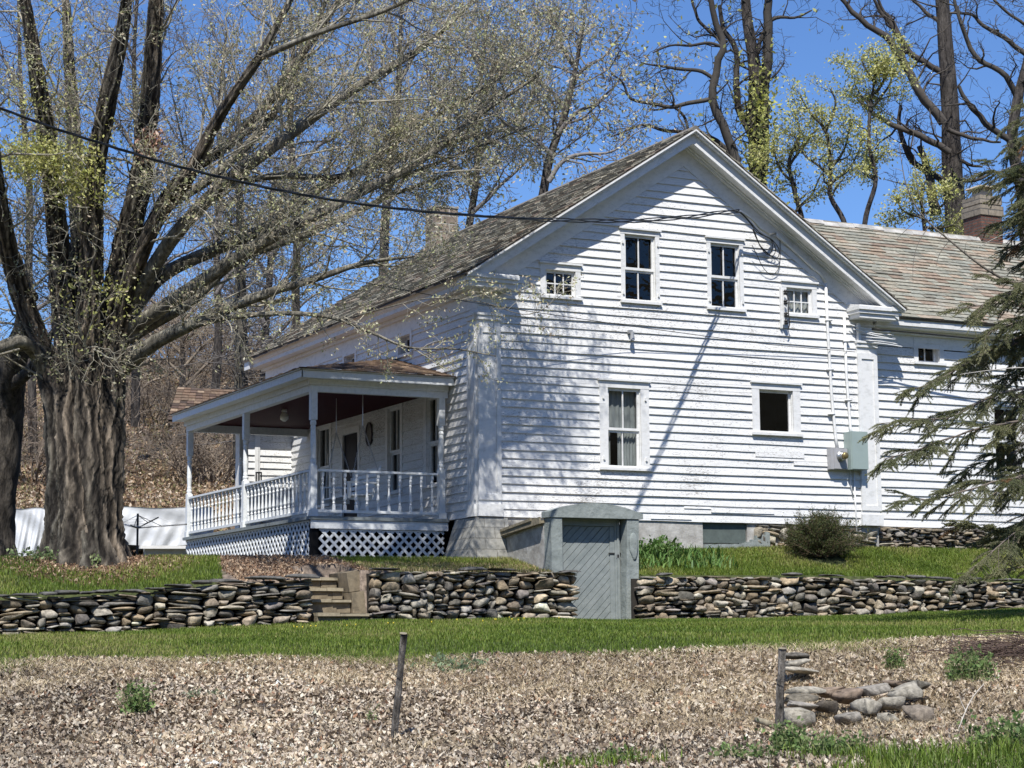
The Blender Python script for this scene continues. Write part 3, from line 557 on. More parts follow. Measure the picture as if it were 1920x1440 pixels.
def post(x, y, z1=zb, lab=None, half=False):
    m = MB(); s = .06; m.box(x-s, x+s, y-s, y+s, .02, .95); m.box(x-s, x+s, y-s, y+s, z1-.52, z1-.001)
    pf = [(.95, .06), (.98, .05), (1.0, .058), (1.03, .058), (1.05, .045), (1.07, .05), (1.12, .043), (1.3, .055), (1.5, .05), (1.6, .043), (1.62, .052), (1.65, .052), (1.67, .042), (1.70, .056), (1.74, .056), (1.77, .046), (z1-.52, .058)]
    m.lathe(x, y, pf, 14); m.box(x-s-.018, x+s+.018, y-s-.018, y+s+.018, .021, .14)
    o = m.build('porch_post', RAIL, house)
    if lab: o['label'] = lab
post(PX, PY0, lab='corner porch post nearest the road'); post(PX, 5.05, lab='middle porch post on the left side'); post(PX, PY1, lab='farthest porch post at the left end')
post(-1.55, PY1+.02, lab='porch post in the far porch end'); post(-.16, PY0, lab='porch post against the house wall')
def balust(x, y, z0, z1):
    m = MB(); s = .023; h = z1-z0; m.box(x-s, x+s, y-s, y+s, z0, z0+h*.14); m.box(x-s, x+s, y-s, y+s, z1-h*.12, z1)
    m.lathe(x, y, [(z0+h*.14, .016), (z0+h*.18, .028), (z0+h*.22, .018), (z0+h*.28, .031), (z0+h*.45, .02), (z0+h*.62, .016), (z0+h*.68, .028), (z0+h*.72, .017), (z0+h*.8, .029), (z0+h*.88, .016)], 8); return m
def rail(p0, p1, nb, lab):
    (x0, y0), (x1, y1) = p0, p1; m = MB(); dv = np.array([x1-x0, y1-y0, 0]); dv /= np.linalg.norm(dv); pv = np.array([-dv[1], dv[0], 0])
    z0, z1 = .12, .84
    for zc, hh, wd in ((z1+.02, .02, .045), (z0, .025, .03)): m.bar((x0, y0, zc), (x1, y1, zc), pv*wd, (0, 0, hh))
    o = m.build('porch_railing', RAIL, house); o['label'] = lab; b0 = None
    for i in range(nb):
        t = (i+.5)/nb; x, y = x0+(x1-x0)*t, y0+(y1-y0)*t
        if b0 is None: b0 = balust(0, 0, z0+.026, z1-.001).build('baluster', RAIL, o); b = b0; b0.matrix_parent_inverse = Matrix.Translation(Vector((0, 0, 0)))
        else: b = b0.copy(); COL.objects.link(b)
        b.location = (x, y, 0); b.parent = o; b.matrix_parent_inverse = Matrix.Identity(4)
rail((PX+.08, PY0), (-.24, PY0), 11, 'front railing beside the porch swing'); rail((PX, PY0+.1), (PX, 4.97), 17, 'left railing between corner and middle posts'); rail((PX, 5.13), (PX, PY1-.08), 15, 'left railing between middle and far posts')
def lattice(p0, p1, z0, z1, lab):
    (x0, y0), (x1, y1) = p0, p1; Ln = math.hypot(x1-x0, y1-y0); dv = np.array([(x1-x0)/Ln, (y1-y0)/Ln, 0]); pv = np.array([-dv[1], dv[0], 0]); H_ = z1-z0; m = MB(); P = lambda u, z, n: np.array([x0, y0, 0])+dv*u+pv*n+np.array([0, 0, z])
    for sg in (1, -1):
        u = -H_
        while u < Ln:
            a, b = u, u+H_; za, zb_ = (z0, z1) if sg > 0 else (z1, z0)
            if a < 0: za += (0-a)*sg; a = 0
            if b > Ln: zb_ -= (b-Ln)*sg; b = Ln
            if b-a > .03:
                t = np.array([dv[0]*.7071, dv[1]*.7071, -.7071*sg]); m.bar(P(a, za, .006*sg), P(b, zb_, .006*sg), pv*.005, np.array([dv[0]*-.7071*sg, dv[1]*-.7071*sg, .7071])*.024)
            u += .185
    m.bar(P(0, z1-.01, .0), P(Ln, z1-.01, .0), pv*.014, (0, 0, .015)); m.bar(P(0, z0+.01, .0), P(Ln, z0+.01, .0), pv*.014, (0, 0, .015))
    o = m.build('porch_lattice', RAIL, house); o['label'] = lab
lattice((PX+.12, PY0-.02), (-.12, PY0-.02), -.74, -.21, 'front diagonal lattice under the porch'); lattice((PX-.02, PY0+.1), (PX-.02, PY1+.1), -.78, -.05, 'left diagonal lattice under the porch')
m = MB(); m.box(PX-.03, PX+.1, PY0-.03, PY0+.1, -1, -.205); m.box(PX+.12, -.05, PY0+.12, PY0+.14, -1, -.2); m.box(PX+.1, PX+.12, PY0+.14, PY1, -1, -.05); m.build('under_porch_shade', DARK, house)  # near-black sheets behind the lattice stand in for shade under the deck
# far bay beyond the porch
BF = frame('F', 9.78); clap(BF, lambda z: (-1.22, 0), 0, 2.7, [], exp=.15, name='bay_wall'); m = MB(); m.box(-1.2, 0, 9.8, 10.2, -.05, 2.7); m.box(-.9, -.78, 9.735, 9.78, .0, 2.7); m.build('bay_wall', TRIM, house)
# porch light (fixed to ceiling)
m = MB(); cx_, cy_ = -1.35, 3.2; cp = at(533, 775, 40.2); m.lathe(cp[0], cp[1], [(zb+.16, .05), (zb+.1, .055), (zb+.09, .03)], 14); pl = m.build('porch_light', TRIM, house, True)
m = MB(); m.lathe(cp[0], cp[1], [(zb+.09, .05), (zb+.05, .07), (zb-.0, .09), (zb-.05, .08), (zb-.09, .03)], 16); m.build('globe', BOWL, pl, True)
# ------------------------------------------------------------------ cellar entrance
cel = thing('cellar_entrance', (1.4, -1.8, -1.95), 'grey concrete cellar entrance with an arched top and diagonal plank door', 'cellar entrance')
x0, x1, yf = .54, 2.26, -1.82
def arch(x): t = (x-(x0+x1)/2)/((x1-x0)/2+.08); return -.02+.17*(1-t*t)
m = MB(); n = 14
for i in range(n):
    a = x0-.06+(x1-x0+.16)*i/n; b = x0-.06+(x1-x0+.16)*(i+1)/n
    m.hexa([(a, yf-.04, -.115), (b, yf-.04, -.115), (b, yf+.28, -.115), (a, yf+.28, -.115), (a, yf-.04, arch(a)), (b, yf-.04, arch(b)), (b, yf+.28, arch(b)), (a, yf+.28, arch(a))])
m.build('arched_lintel', GREYC, cel)
m = MB(); m.hexa([(x0, yf, -2.1), (x0+.22, yf, -2.1), (x0+.22, yf+.25, -2.1), (x0, yf+.25, -2.1), (x0-.03, yf-.02, -.117), (x0+.19, yf-.02, -.117), (x0+.19, yf+.25, -.117), (x0-.03, yf+.25, -.117)]); m.build('pier', GREYC, cel); m = MB()
m.hexa([(x1-.26, yf, -2.1), (x1, yf, -2.1), (x1, yf+.25, -2.1), (x1-.26, yf+.25, -2.1), (x1-.22, yf-.02, -.117), (x1+.02, yf-.02, -.117), (x1+.02, yf+.25, -.117), (x1-.22, yf+.25, -.117)])
m.build('pier', GREYC, cel)
sp_ = stone_pts(.09, .05, .26, 5, .8, .15); npmesh('plaster_patch', sp_+V3(x1-.1, yf-.015, -.62), ICO3[1], GREYC, cel, smooth=True)
m = MB(); m.hexa([(x0, yf+.25, -1.3), (x0+.2, yf+.25, -1.3), (x0+.2, 0, -1.3), (x0, 0, -1.3), (x0-.04, yf+.25, -.18), (x0+.2, yf+.25, -.18), (x0+.2, 0, -.33), (x0-.04, 0, -.33)]); m.build('side_wall', PLASTER, cel); m = MB(); m.box(x1-.2, x1, yf+.25, 0, -1.3, -.2); m.build('side_wall', PLASTER, cel)
m = MB()
for i in range(9):
    a, b = yf+.22-yf*0+i*.178, yf+.22+i*.178+.17; za, zb_ = -.0-.02*i, -.0-.02*(i+1)
    m.hexa([(x0-.12, a, za-.21), (x1+.05, a, za-.07), (x1+.05, b, zb_-.07), (x0-.12, b, zb_-.21), (x0-.12, a, za-.16), (x1+.05, a, za-.02), (x1+.05, b, zb_-.02), (x0-.12, b, zb_-.16)])
m.build('board_roof', OLDW, cel)
m = MB(); m.bar((x0-.13, yf+.2, -.16), (x0-.13, -.02, -.30), (.015, 0, 0), (0, 0, .06)); m.bar((x0-.15, yf+.5, -.13), (x0-.15, -.1, -.26), (.015, 0, 0), (0, 0, .025)); m.build('fascia_board', OLDW, cel)
dx0, dx1, yd = x0+.26, x1-.36, yf+.22
m = MB(); m.box(dx0-.06, dx0, yd-.03, yd+.08, -2.05, -.118); m.box(dx1, dx1+.10, yd-.03, yd+.08, -2.05, -.118); m.box(dx0, dx1, yd-.03, yd+.08, -.24, -.118); m.box(dx1+.04, dx1+.07, yd-.05, yd-.031, -2.05, -.13)
m.build('door_frame', GREYP, cel)
m = MB(); z0, z1 = -1.97, -.245; Hh = z1-z0; Wd = dx1-dx0; wp = .105; c = -Hh
while c < Wd:      # 45 degree planks, clipped by polygon cutting
    pts = []
    def clipx(P, lo, hi):
        out = []
        for ax_, val, sg in ((0, lo, 1), (0, hi, -1)):
            src = P if not out else out; out = []
            for i in range(len(src)):
                A_, B_ = src[i], src[(i+1) % len(src)]; ina, inb = sg*(A_[0]-val) >= 0, sg*(B_[0]-val) >= 0
                if ina: out.append(A_)
                if ina != inb: t = (val-A_[0])/(B_[0]-A_[0]); out.append((val, A_[1]+t*(B_[1]-A_[1])))
            if not out: return []
        return out
    k = rnd(.012, .016); gp = wp*1.414-k; P = clipx([(c, z0), (c+gp, z0), (c+gp+Hh, z1), (c+Hh, z1)], 0, Wd)
    if len(P) > 2: m.prism([(dx0+x, z) for x, z in P], 1, yd+rnd(.0, .008), yd+.04)
    c += wp*1.414
dr_ = m.build('cellar_door', GREYP, cel); m = MB(); m.box(dx0, dx1, yd+.03, yd+.05, z0, z1); m.box(dx1-.09, dx1, yd-.012, yd+.0, z0, z1); m.build('door_backing', GREYP, dr_)
m = MB(); m.bar((dx1-.12, yd-.02, -.72), (dx1+.14, yd-.02, -.72), (0, .006, 0), (0, 0, .012)); m.build('hasp', IRON, dr_)
m = MB(); m.box(dx1+.03, dx1+.08, yd-.05, yd-.022, -.80, -.74); m.tube([(dx1+.035, yd-.035, -.74), (dx1+.04, yd-.035, -.70), (dx1+.07, yd-.035, -.70), (dx1+.075, yd-.035, -.74)], .006, 6); m.build('padlock', METAL, dr_)
# ------------------------------------------------------------------ block steps
stp = thing('block_steps', (-3.57, -2.1, -1.9), 'tan concrete block steps set in the stone wall below the porch', 'steps')
X0, X1 = STEP_X0+.02, STEP_X1+.02
def blk(name, x0, x1, y0, y1, z0, z1, j=.012):
    m = MB(); x = x0
    while x < x1-.05:
        e_ = min(x1, x+rnd(.28, .5)); e_ = x1 if x1-e_ < .12 else e_; q_ = [rnd(-j, j) for _ in range(6)]
        m.hexa([(x, y0+q_[0], z0), (e_-.008, y0+q_[1], z0), (e_-.008, y1, z0), (x, y1, z0), (x, y0+.01+q_[0], z1+q_[2]), (e_-.008, y0+.01+q_[1], z1+q_[3]), (e_-.008, y1, z1), (x, y1, z1)]); x = e_
    m.build(name, TREADM if name == 'tread' else STEPM, stp)
blk('tread', X0, X1, -2.34, -1.0, -1.84, -1.79); blk('step', X0, X1, -2.29, -1.0, -2.2, -1.845); blk('tread', X0, X1-.2, -2.05, -1.0, -1.61, -1.56); blk('step', X0, X1-.2, -2.0, -1.0, -1.78, -1.615); blk('tread', X0-.02, X1-.24, -1.79, -1.0, -1.42, -1.37); blk('step', X0-.02, X1-.24, -1.74, -1.0, -1.552, -1.425); blk('tread', X0-.1, X1-.24, -1.53, -.9, -1.235, -1.19); blk('step', X0-.1, X1-.24, -1.48, -.9, -1.362, -1.24)
m = MB(); m.hexa([(X1-.19, -2.06, -1.786), (X1+.04, -2.06, -1.786), (X1+.04, -1.1, -1.786), (X1-.19, -1.1, -1.786), (X1-.2, -2.03, -1.45), (X1+.02, -2.03, -1.42), (X1+.02, -1.1, -1.42), (X1-.2, -1.1, -1.45)])
m.hexa([(X1-.2, -1.94, -1.44), (X1+.0, -1.94, -1.41), (X1+.0, -1.1, -1.41), (X1-.2, -1.1, -1.44), (X1-.24, -1.9, -1.12), (X1-.0, -1.9, -1.07), (X1-.0, -1.1, -1.07), (X1-.24, -1.1, -1.12)]); m.build('cheek_block', STEPM, stp)
# ------------------------------------------------------------------ electric equipment
t = thing('electric_meter', (7.85, -.1, 1.1), 'grey meter box with a round glass meter on the clapboards', 'electric meter')
m = MB(); m.box(7.70, 8.1, -.16, -.03, 1.10, 1.52); m.box(7.77, 8.09, -.18, -.16, 1.11, 1.51); m.build('meter_box', plain('meter_grey', (.38, .38, .39), .5, .1, 8, .001), t)
m = MB(); m.lathe(0, 0, [(0, .105), (.03, .105), (.03, .085), (.11, .082), (.12, .07)], 20); o = m.build('meter_ring', GALV, t, True); o.data.transform(Matrix.Translation((7.93, -.18, 1.36)) @ Matrix.Rotation(math.pi/2, 4, 'X'))
m = MB(); m.lathe(0, 0, [(.12, .07), (.17, .066), (.185, .05), (.19, .01)], 20); o = m.build('meter_dome', BRASS, t, True); o.data.transform(Matrix.Translation((7.93, -.18, 1.36)) @ Matrix.Rotation(math.pi/2, 4, 'X'))
t = thing('breaker_box', (8.3, -.1, 1.1), 'tall grey green electrical panel beside the round meter', 'electrical box')
m = MB(); m.box(8.12, 8.52, -.26, -.03, 1.10, 1.86); m.build('cabinet', BOXG, t); m = MB(); m.box(8.14, 8.53, -.275, -.26, 1.11, 1.865); m.build('cover', BOXG, t)
m = MB(); m.tube([(7.77, -.06, 4.88), (7.78, -.065, 4.0), (7.83, -.065, 2.6), (7.90, -.065, 1.75), (7.92, -.09, 1.52)], .03, 10)
for z in (4.1, 3.1, 2.2): m.box(7.74, 7.88, -.1, -.03, z, z+.03)
o = m.build('conduit', TRIM, None, True); tag(o, 'white painted conduit running down the wall to the round meter', 'conduit')
m = MB(); m.tube([(8.20, -.06, 4.25), (8.21, -.065, 3.0), (8.27, -.065, 1.95), (8.27, -.09, 1.86)], .028, 10)
for z in (3.7, 2.5): m.box(8.17, 8.3, -.1, -.03, z, z+.03)
o = m.build('conduit', TRIM, None, True); tag(o, 'shorter white conduit ending at the grey green panel', 'conduit')
m = MB(); m.tube([(8.25, -.05, 1.1), (8.24, -.06, .8), (8.3, -.05, .55)], .012, 6); m.tube([(8.33, -.05, 1.1), (8.35, -.05, .3), (8.37, -.04, -.4)], .018, 6); tag(m.build('ground_wire', TRIM, None, True), 'white grounding pipe below the electrical panel behind the bush', 'pipe')
t = thing('service_mast', (6.2, -.2, 5.7), 'curved metal service mast with weatherhead under the right gable rake', 'service mast')
m = MB(); MP = onY(1385, 396, -.52); m.tube([MP, MP+V3(.1, .06, .0), onY(1408, 410, -.42), onY(1424, 428, -.32), onY(1442, 440, -.22), onY(1454, 438, -.12)], .028, 10); m.build('mast_pipe', GALV, t, True)
m = MB(); m.tube([onY(1454, 438, -.12), onY(1462, 446, -.09), onY(1490, 470, -.08), onY(1520, 498, -.08), (7.66, -.07, 5.05), (7.77, -.06, 4.88)], .03, 10); m.build('elbow_pipe', TRIM, t, True)
def wobble(P, n=40, amp=.01, sag=0, seed=1):
    P = np.array(P, float); d = np.concatenate([[0], np.cumsum(np.linalg.norm(np.diff(P, axis=0), axis=1))]); u = np.linspace(0, d[-1], n)
    # smooth catmull-ish resample
    Q = np.stack([np.interp(u, d, P[:, k]) for k in range(3)], 1)
    for _ in range(2): Q[1:-1] = .25*Q[:-2]+.5*Q[1:-1]+.25*Q[2:]
    r = np.random.default_rng(seed); Q += amp*np.stack([vnoise(Q, 1.5, seed+k) for k in range(3)], 1); Q[:, 2] -= sag*np.sin(np.pi*u/d[-1]); return Q
A_ = MP; B_ = at(-60, 178, 26.5)
ts = np.linspace(0, 1, 60); pix = [(-60, 180), (0, 203), (100, 240), (200, 272), (300, 303), (400, 329), (500, 352), (600, 371), (700, 386), (800, 397), (900, 405), (1000, 411), (1100, 414), (1200, 414), (1300, 406), (1340, 400), (1385, 394)]
px_ = np.interp(ts, [0, 1], [1385, -60]); py_ = np.interp(px_, [p[0] for p in pix], [p[1] for p in pix]); wn = V3(2.45, -3.9, 0)
def onW(x, y): r = CF + CR*(x-960)/FPX - CU*(y-720)/FPX; return CAM + r*((wn@(V3(5.5, -.52, 6.1)-CAM))/(wn@r))
mw = np.array([onW(a, b) for a, b in zip(px_, py_)]); mw[0] = MP; print('wire', mw[::10])
m = MB()
for k in range(3):
    ph = k*2.094+np.arange(60)*.9; amp = np.where(np.arange(60) < 16, .035, .016)[:, None]; m.tube(mw+amp*np.linspace(1, .55, 60)[:, None]*np.stack([0*ph, np.cos(ph), np.sin(ph)], 1), np.linspace(.013, .008, 60), 6)
tag(m.build('service_cable', BLACK, None, True), 'thick black twisted power cable crossing the sky to the gable', 'power cable')
m = MB()
for s_ in range(3): m.tube(wobble([MP+V3(0, 0, .01*s_), onY(1400, 410, -.4), onY(1420+5*s_, 436+3*s_, -.3), onY(1448, 448, -.2), onY(1450+7*s_, 470, -.14), onY(1440+9*s_, 482+4*s_, -.1), onY(1425, 462, -.12), onY(1412, 430, -.25)], 30, .02, 0, s_), .009, 6)
tag(m.build('drip_loop', BLACK, None, True), 'loose black drip loop wires hanging from the service mast', 'wire')
m = MB(); m.tube(wobble([onY(1462, 445, -.08), onY(1463, 480, -.07), onY(1460, 508, -.07), onY(1446, 518, -.08), onY(1432, 505, -.1), onY(1410, 460, -.2)], 24, .01, 0, 4), .008, 6); tag(m.build('slack_wire', BLACK, None, True), 'slack thin wire looping beside the lace curtained small window', 'wire')
m = MB(); m.tube(wobble([at(540, 500, 32), at(700, 533, 33.2), at(860, 563, 34.4), onY(1000, 585, -.6), onY(1180, 611, -.3), onY(1440, 646, -.15), onY(1604, 660, -.1)], 60, .0, 0, 5), .007, 6); tag(m.build('telephone_wire', BLACK, None, True), 'hair thin wire stretched across the middle of the gable wall', 'wire')
t = thing('insulator_rack', (6.73, -.1, 3.9), 'old insulator rack hanging left of the small lace curtained window', 'insulator rack')
m = MB(); m.box(6.655, 6.685, -.09, -.02, 3.88, 4.72); m.box(6.69, 6.71, -.12, -.03, 3.95, 4.66); m.build('rack_bar', TRIM, t)
m = MB()
for z in (4.6, 4.4, 4.15, 4.0): m.lathe(6.73, -.14, [(z-.05, .03), (z-.02, .045), (z, .02), (z+.02, .045), (z+.05, .025)], 10)
m.tube(wobble([(6.73, -.14, 4.6), (6.79, -.18, 4.45), (6.72, -.2, 4.2), (6.78, -.16, 3.95), (6.75, -.14, 3.86)], 18, .03, 0, 3), .012, 5); m.build('insulator', IRON, t)
m = MB(); m.box(3.15, 3.23, -.1, -.03, 3.55, 3.62); m.lathe(3.2, -.13, [(3.42, .05), (3.5, .04), (3.58, .03)], 10); tag(m.build('wall_bracket', METAL, None), 'small metal bracket on the clapboards between upper and lower windows', 'bracket')
t = thing('wire_bracket', (8.7, -.1, 3.9), 'tangle of white knob insulators at the right corner under the eave', 'wire bracket')
m = MB()
for k in range(6): m.tube(wobble([(8.30+.08*k, -.1, 4.05-.07*k), (8.55+.05*k, -.2, 3.98-.06*k), (8.9, -.25, 3.93-.05*k), (9.25+.05*k, -.2, 3.95-.06*k)], 12, .04, 0, k), .012, 6)
m.build('knob_wires', TRIM, t, True); m = MB(); m.box(8.5, 8.56, -.12, -.04, 3.7, 4.1); m.build('bracket_plate', TRIM, t)
m = MB(); m.tube(wobble([(8.75, -.24, 3.98), (10, -.4, 3.93), (12, -.5, 3.88), (17, -.9, 4.0)], 30, 0, 0, 6), .017, 6); m.tube(wobble([(8.75, -.24, 3.96), (10, -.38, 3.95), (12, -.5, 3.86), (17, -.9, 4.0)], 30, .01, 0, 7), .01, 6); tag(m.build('wing_cable', BLACK, None, True), 'dark cable running right along the wing under its eave', 'cable')
# ------------------------------------------------------------------ porch furniture
sw_ = thing('porch_swing', (-1.35, 2.8, .5), 'white slatted porch swing hanging on chains behind the front railing', 'porch swing')
m = MB()
def swp(u, v, z): return (-1.85+u*.25+v*.1, 2.1+v, z)   # swing faces -X, length along Y
SX, SY0, SY1 = -1.55, 1.9, 3.25
for k in range(6): m.box(SX-.25+k*.085, SX-.18+k*.085, SY0, SY1, .46+.004*k, .485+.004*k)
m.box(SX-.27, SX+.27, SY0+.1, SY0+.15, .40, .459); m.box(SX-.27, SX+.27, SY1-.15, SY1-.1, .40, .459); m.build('seat', RAIL, sw_)
m = MB()
for k in range(5): z = .58+k*.1; m.bar((SX+.27+k*.03, SY0, z), (SX+.27+k*.03, SY1, z), (.008, 0, 0), (0, 0, .033))
for y in (SY0+.06, (SY0+SY1)/2, SY1-.06): m.bar((SX+.26, y, .42), (SX+.44, y, 1.05), (.015, 0, 0), (0, .02, 0))
m.build('backrest', RAIL, sw_)
for y in (SY0, SY1):
    m = MB(); m.box(SX-.26, SX+.34, y-.035, y+.035, .70, .73); m.box(SX-.25, SX-.2, y-.03, y+.03, .42, .70); m.build('armrest', RAIL, sw_)
for y in (SY0, SY1):
    m = MB(); tp = V3(SX+.05, y, 1.78)
    for q_ in (V3(SX-.22, y, .5), V3(SX+.36, y, .95)):
        nn = 26
        for k in range(nn): c_ = tp+(q_-tp)*(k+.5)/nn; hv = (q_-tp)/nn*.62; pv = np.array([0, .012, 0]) if k % 2 else np.array([.012, 0, 0]); m.tube([c_-hv, c_-hv*.3+pv, c_+hv*.3+pv, c_+hv], .0045, 4); m.tube([c_-hv, c_-hv*.3-pv, c_+hv*.3-pv, c_+hv], .0045, 4)
    m.tube([tp, (SX+.05, y, 2.46)], .008, 5); m.build('chain', GALV, sw_)
t = thing('wind_chime', (-2.5, 6.3, 1.2), 'dark wind chime hanging in the porch gap before the sunlit bay wall', 'wind chime')
c_ = at(485, 905, 41.2); m = MB(); m.tube([c_+V3(0, 0, .75), c_+V3(0, 0, .2)], .004, 4)
m.build('string', IRON, t); m = MB(); m.lathe(c_[0], c_[1], [(c_[2]+.2, .07), (c_[2]+.22, .07)], 12)
for k in range(6): a = k*1.05; l = rnd(.22, .4); m.tube([(c_[0]+.06*math.cos(a), c_[1]+.06*math.sin(a), c_[2]+.2), (c_[0]+.06*math.cos(a), c_[1]+.06*math.sin(a), c_[2]+.2-l)], .009, 6)
m.build('chime_tubes', IRON, t)
t = thing('wall_plaque', (-.03, 5.1, 1.75), 'oval dark framed plaque on the porch wall beside the door', 'plaque')
m = MB(); vs = []; n = 28
for i in range(n):
    a = 2*math.pi*i/n
    for rr, xo in ((1, -.035), (1, -.06), (.82, -.06), (.82, -.045)): vs.append((xo, 5.12+.17*rr*math.cos(a), 2.0+.25*rr*math.sin(a)))
m.add(vs, [(4*i+k, 4*i+k+1, 4*((i+1) % n)+k+1, 4*((i+1) % n)+k) for i in range(n) for k in range(3)]); m.build('oval_frame', PURPLE, t)
m = MB(); m.add([(-.045, 5.12+.14*math.cos(2*math.pi*i/n), 2.0+.205*math.sin(2*math.pi*i/n)) for i in range(n)], [tuple(range(n))]); m.build('plaque_face', plain('plaque_face', (.16, .15, .12), .6, .4, 25), t)
# ------------------------------------------------------------------ vegetation
def smooth_path(P, n):
    P = np.asarray(P, float); d = np.concatenate([[0], np.cumsum(np.linalg.norm(np.diff(P, axis=0), axis=1))]); u = np.linspace(0, d[-1], n); m_ = len(P)
    T = np.gradient(P, d, axis=0); k = np.clip(np.searchsorted(d, u, 'right')-1, 0, m_-2); h = (d[k+1]-d[k]); t = ((u-d[k])/h)[:, None]; h = h[:, None]
    return (2*t**3-3*t**2+1)*P[k]+(t**3-2*t**2+t)*h*T[k]+(-2*t**3+3*t**2)*P[k+1]+(t**3-t**2)*h*T[k+1]
def perp(d, rng):
    v = rng.normal(size=3); v -= d*(v@d); return v/np.linalg.norm(v)
def grow(path_, rad, lens, nch, ang, rng, t0=.2, crook=.25, up=.1, minr=.0028, out=None, tips=None, shrink=.55, seg=5, side=None):
    """recursive children on a path; collects (level, pts, radii)"""
    n = len(path_); L_ = lens[0]
    for i in range(nch[0]):
        t = t0+(1-t0)*((i+rng.uniform(.1, .9))/nch[0]); f = t*(n-1); k = min(int(f), n-2); p = path_[k]+(path_[k+1]-path_[k])*(f-k)
        d = path_[k+1]-path_[k]; d = d/np.linalg.norm(d); r0 = max(minr, np.interp(f, range(n), rad)*shrink); ln = L_*rng.uniform(.5, 1.25)*(1.15-.5*t)
        a = math.radians(rng.uniform(*ang)); q = perp(d, rng)
        if side is not None: q = q*(1-side[1])+side[0]*side[1]; q = q-d*(q@d); q /= np.linalg.norm(q)+1e-9
        v = d*math.cos(a)+q*math.sin(a); v[2] += up; v /= np.linalg.norm(v); sg = seg if len(nch) > 1 else 4
        pts = [p]
        for s_ in range(sg-1): v = v+rng.normal(size=3)*crook; v[2] += up*.4; v /= np.linalg.norm(v); pts.append(pts[-1]+v*ln/(sg-1))
        pts = np.array(pts); rr = np.linspace(r0, max(minr*.7, r0*.25), sg); out.append((len(nch), pts, rr))
        if len(nch) > 1: grow(pts, rr, lens[1:], nch[1:], ang, rng, .12, crook, up, minr, out, tips, shrink, seg, None)
        elif tips is not None: tips.append(pts)
def leaf_quads(C, size, rng, pal_, droop=0, aspect=.5, fold=True):
    n = len(C); a = rng.normal(size=(n, 3)); a[:, 2] -= droop; a /= np.linalg.norm(a, axis=1, keepdims=True); b = rng.normal(size=(n, 3)); b -= a*np.sum(a*b, 1, keepdims=True); b /= np.linalg.norm(b, axis=1, keepdims=True)
    s = size*rng.uniform(.5, 1.3, n)[:, None]; nrm = np.cross(a, b)
    V = np.stack([C, C+a*s*.5+b*s*aspect*.5+nrm*s*.1, C+a*s, C+a*s*.5-b*s*aspect*.5+nrm*s*.1], 1).reshape(-1, 3); F = (np.arange(n)[:, None]*4+np.array([0, 1, 2, 3])[None])
    P = np.array(pal_)[rng.integers(0, len(pal_), n)]*rng.uniform(.75, 1.25, (n, 1)); return V, F, np.repeat(P, 4, 0)
def barky(paths, name, parent, pal_=((.2, .17, .13), (.12, .1, .08), (.26, .23, .19)), sides=28, ridge=.12, seed=0, mat=None):
    """thick furrowed limbs: list of (pts, radii, nrings, flare)"""
    VV = []; FF = []; CC = []; base = 0; pal_ = np.array(pal_)
    for j, (P, R_, nr, fl) in enumerate(paths):
        Q = smooth_path(P, nr); d = np.linspace(0, 1, nr); rr = np.interp(d, np.linspace(0, 1, len(R_)), R_)
        v, f = tube_batch([(Q, np.ones(nr))], sides); v = v.reshape(nr, sides, 3)-Q[:, None]; th_ = np.arange(sides)*2*np.pi/sides; hgt = d*np.linalg.norm(np.diff(Q, axis=0), axis=1).sum()
        TH, HG = np.meshgrid(th_, hgt); sc = rr[:, None]; kk = max(3, int(np.mean(rr)*2*np.pi/.16)); rs = np.random.default_rng(seed+j)
        ph = rs.uniform(0, 6.28, 6); wob_ = 1.1*np.sin(HG*1.3+ph[0])+.8*np.sin(HG*3.1+2*TH+ph[1])+.5*np.sin(HG*6.7-3*TH+ph[2])
        w1 = 1-2*np.abs(np.sin(.5*kk*TH+wob_*.8+ph[3]))**.7; w2 = 1-2*np.abs(np.sin((kk+.5)*TH+1.5*np.sin(HG*5.3+ph[4])+1.2*np.sin(HG*13+TH*2)))**.6; w3 = np.sin(2*TH+HG*.5+ph[5])
        w4 = rs.normal(size=TH.shape)*.3+.5*np.sin(HG*11+5*TH+ph[1])*np.sin(HG*4+ph[2]); disp = ridge*(.45*w1+.2*w2+.35*w3+.3*w4)
        if fl: dz_ = np.clip(1-hgt/fl[0], 0, 1)[:, None]**2.5; disp = disp+fl[1]*dz_*(.75+.45*np.sin(5*TH+rs.uniform(0, 6)))
        q = Q[:, None]+v*(sc*(1+disp))[..., None]; VV.append(q.reshape(-1, 3)); FF.append(f+base); base += nr*sides
        tcol = np.clip(.5+.4*w1+.2*w2+.2*w4, 0, 1)[..., None]; big = (.5+.5*np.sin(HG*.7+TH*1+rs.uniform(0, 6)))[..., None]
        c = pal_[1]*(1-tcol)+(pal_[0]*(1-big)+pal_[2]*big)*tcol; CC.append(c.reshape(-1, 3))
    return npmesh(name, np.concatenate(VV), np.concatenate(FF), mat or BARK, parent, np.concatenate(CC), True)
def build_twigs(out, name, parent, col=(.2, .18, .15), col2=(.3, .27, .22), thick=(4,), mat=None):
    big = [(p, r) for l, p, r in out if r[0] > .02]; sm = [(p, r) for l, p, r in out if r[0] <= .02]
    VV = []; FF = []; CC = []; base = 0; rg = np.random.default_rng(3)
    for lst, sd in ((big, 6), (sm, 3)):
        if lst:
            v, f = tube_batch(lst, sd); VV.append(v); FF.append(f+base); base += len(v); k = .5+.5*vnoise(v, .8, 5)[:, None]; CC.append(np.array(col)*(1-k)+np.array(col2)*k)
    return npmesh(name, np.concatenate(VV), np.concatenate(FF), mat or TWIG, parent, np.concatenate(CC), True)
LP = [(.46, .47, .24), (.56, .54, .32), (.40, .41, .22), (.52, .43, .32), (.48, .40, .26), (.36, .38, .19), (.64, .61, .45)]
rg = np.random.default_rng(42)
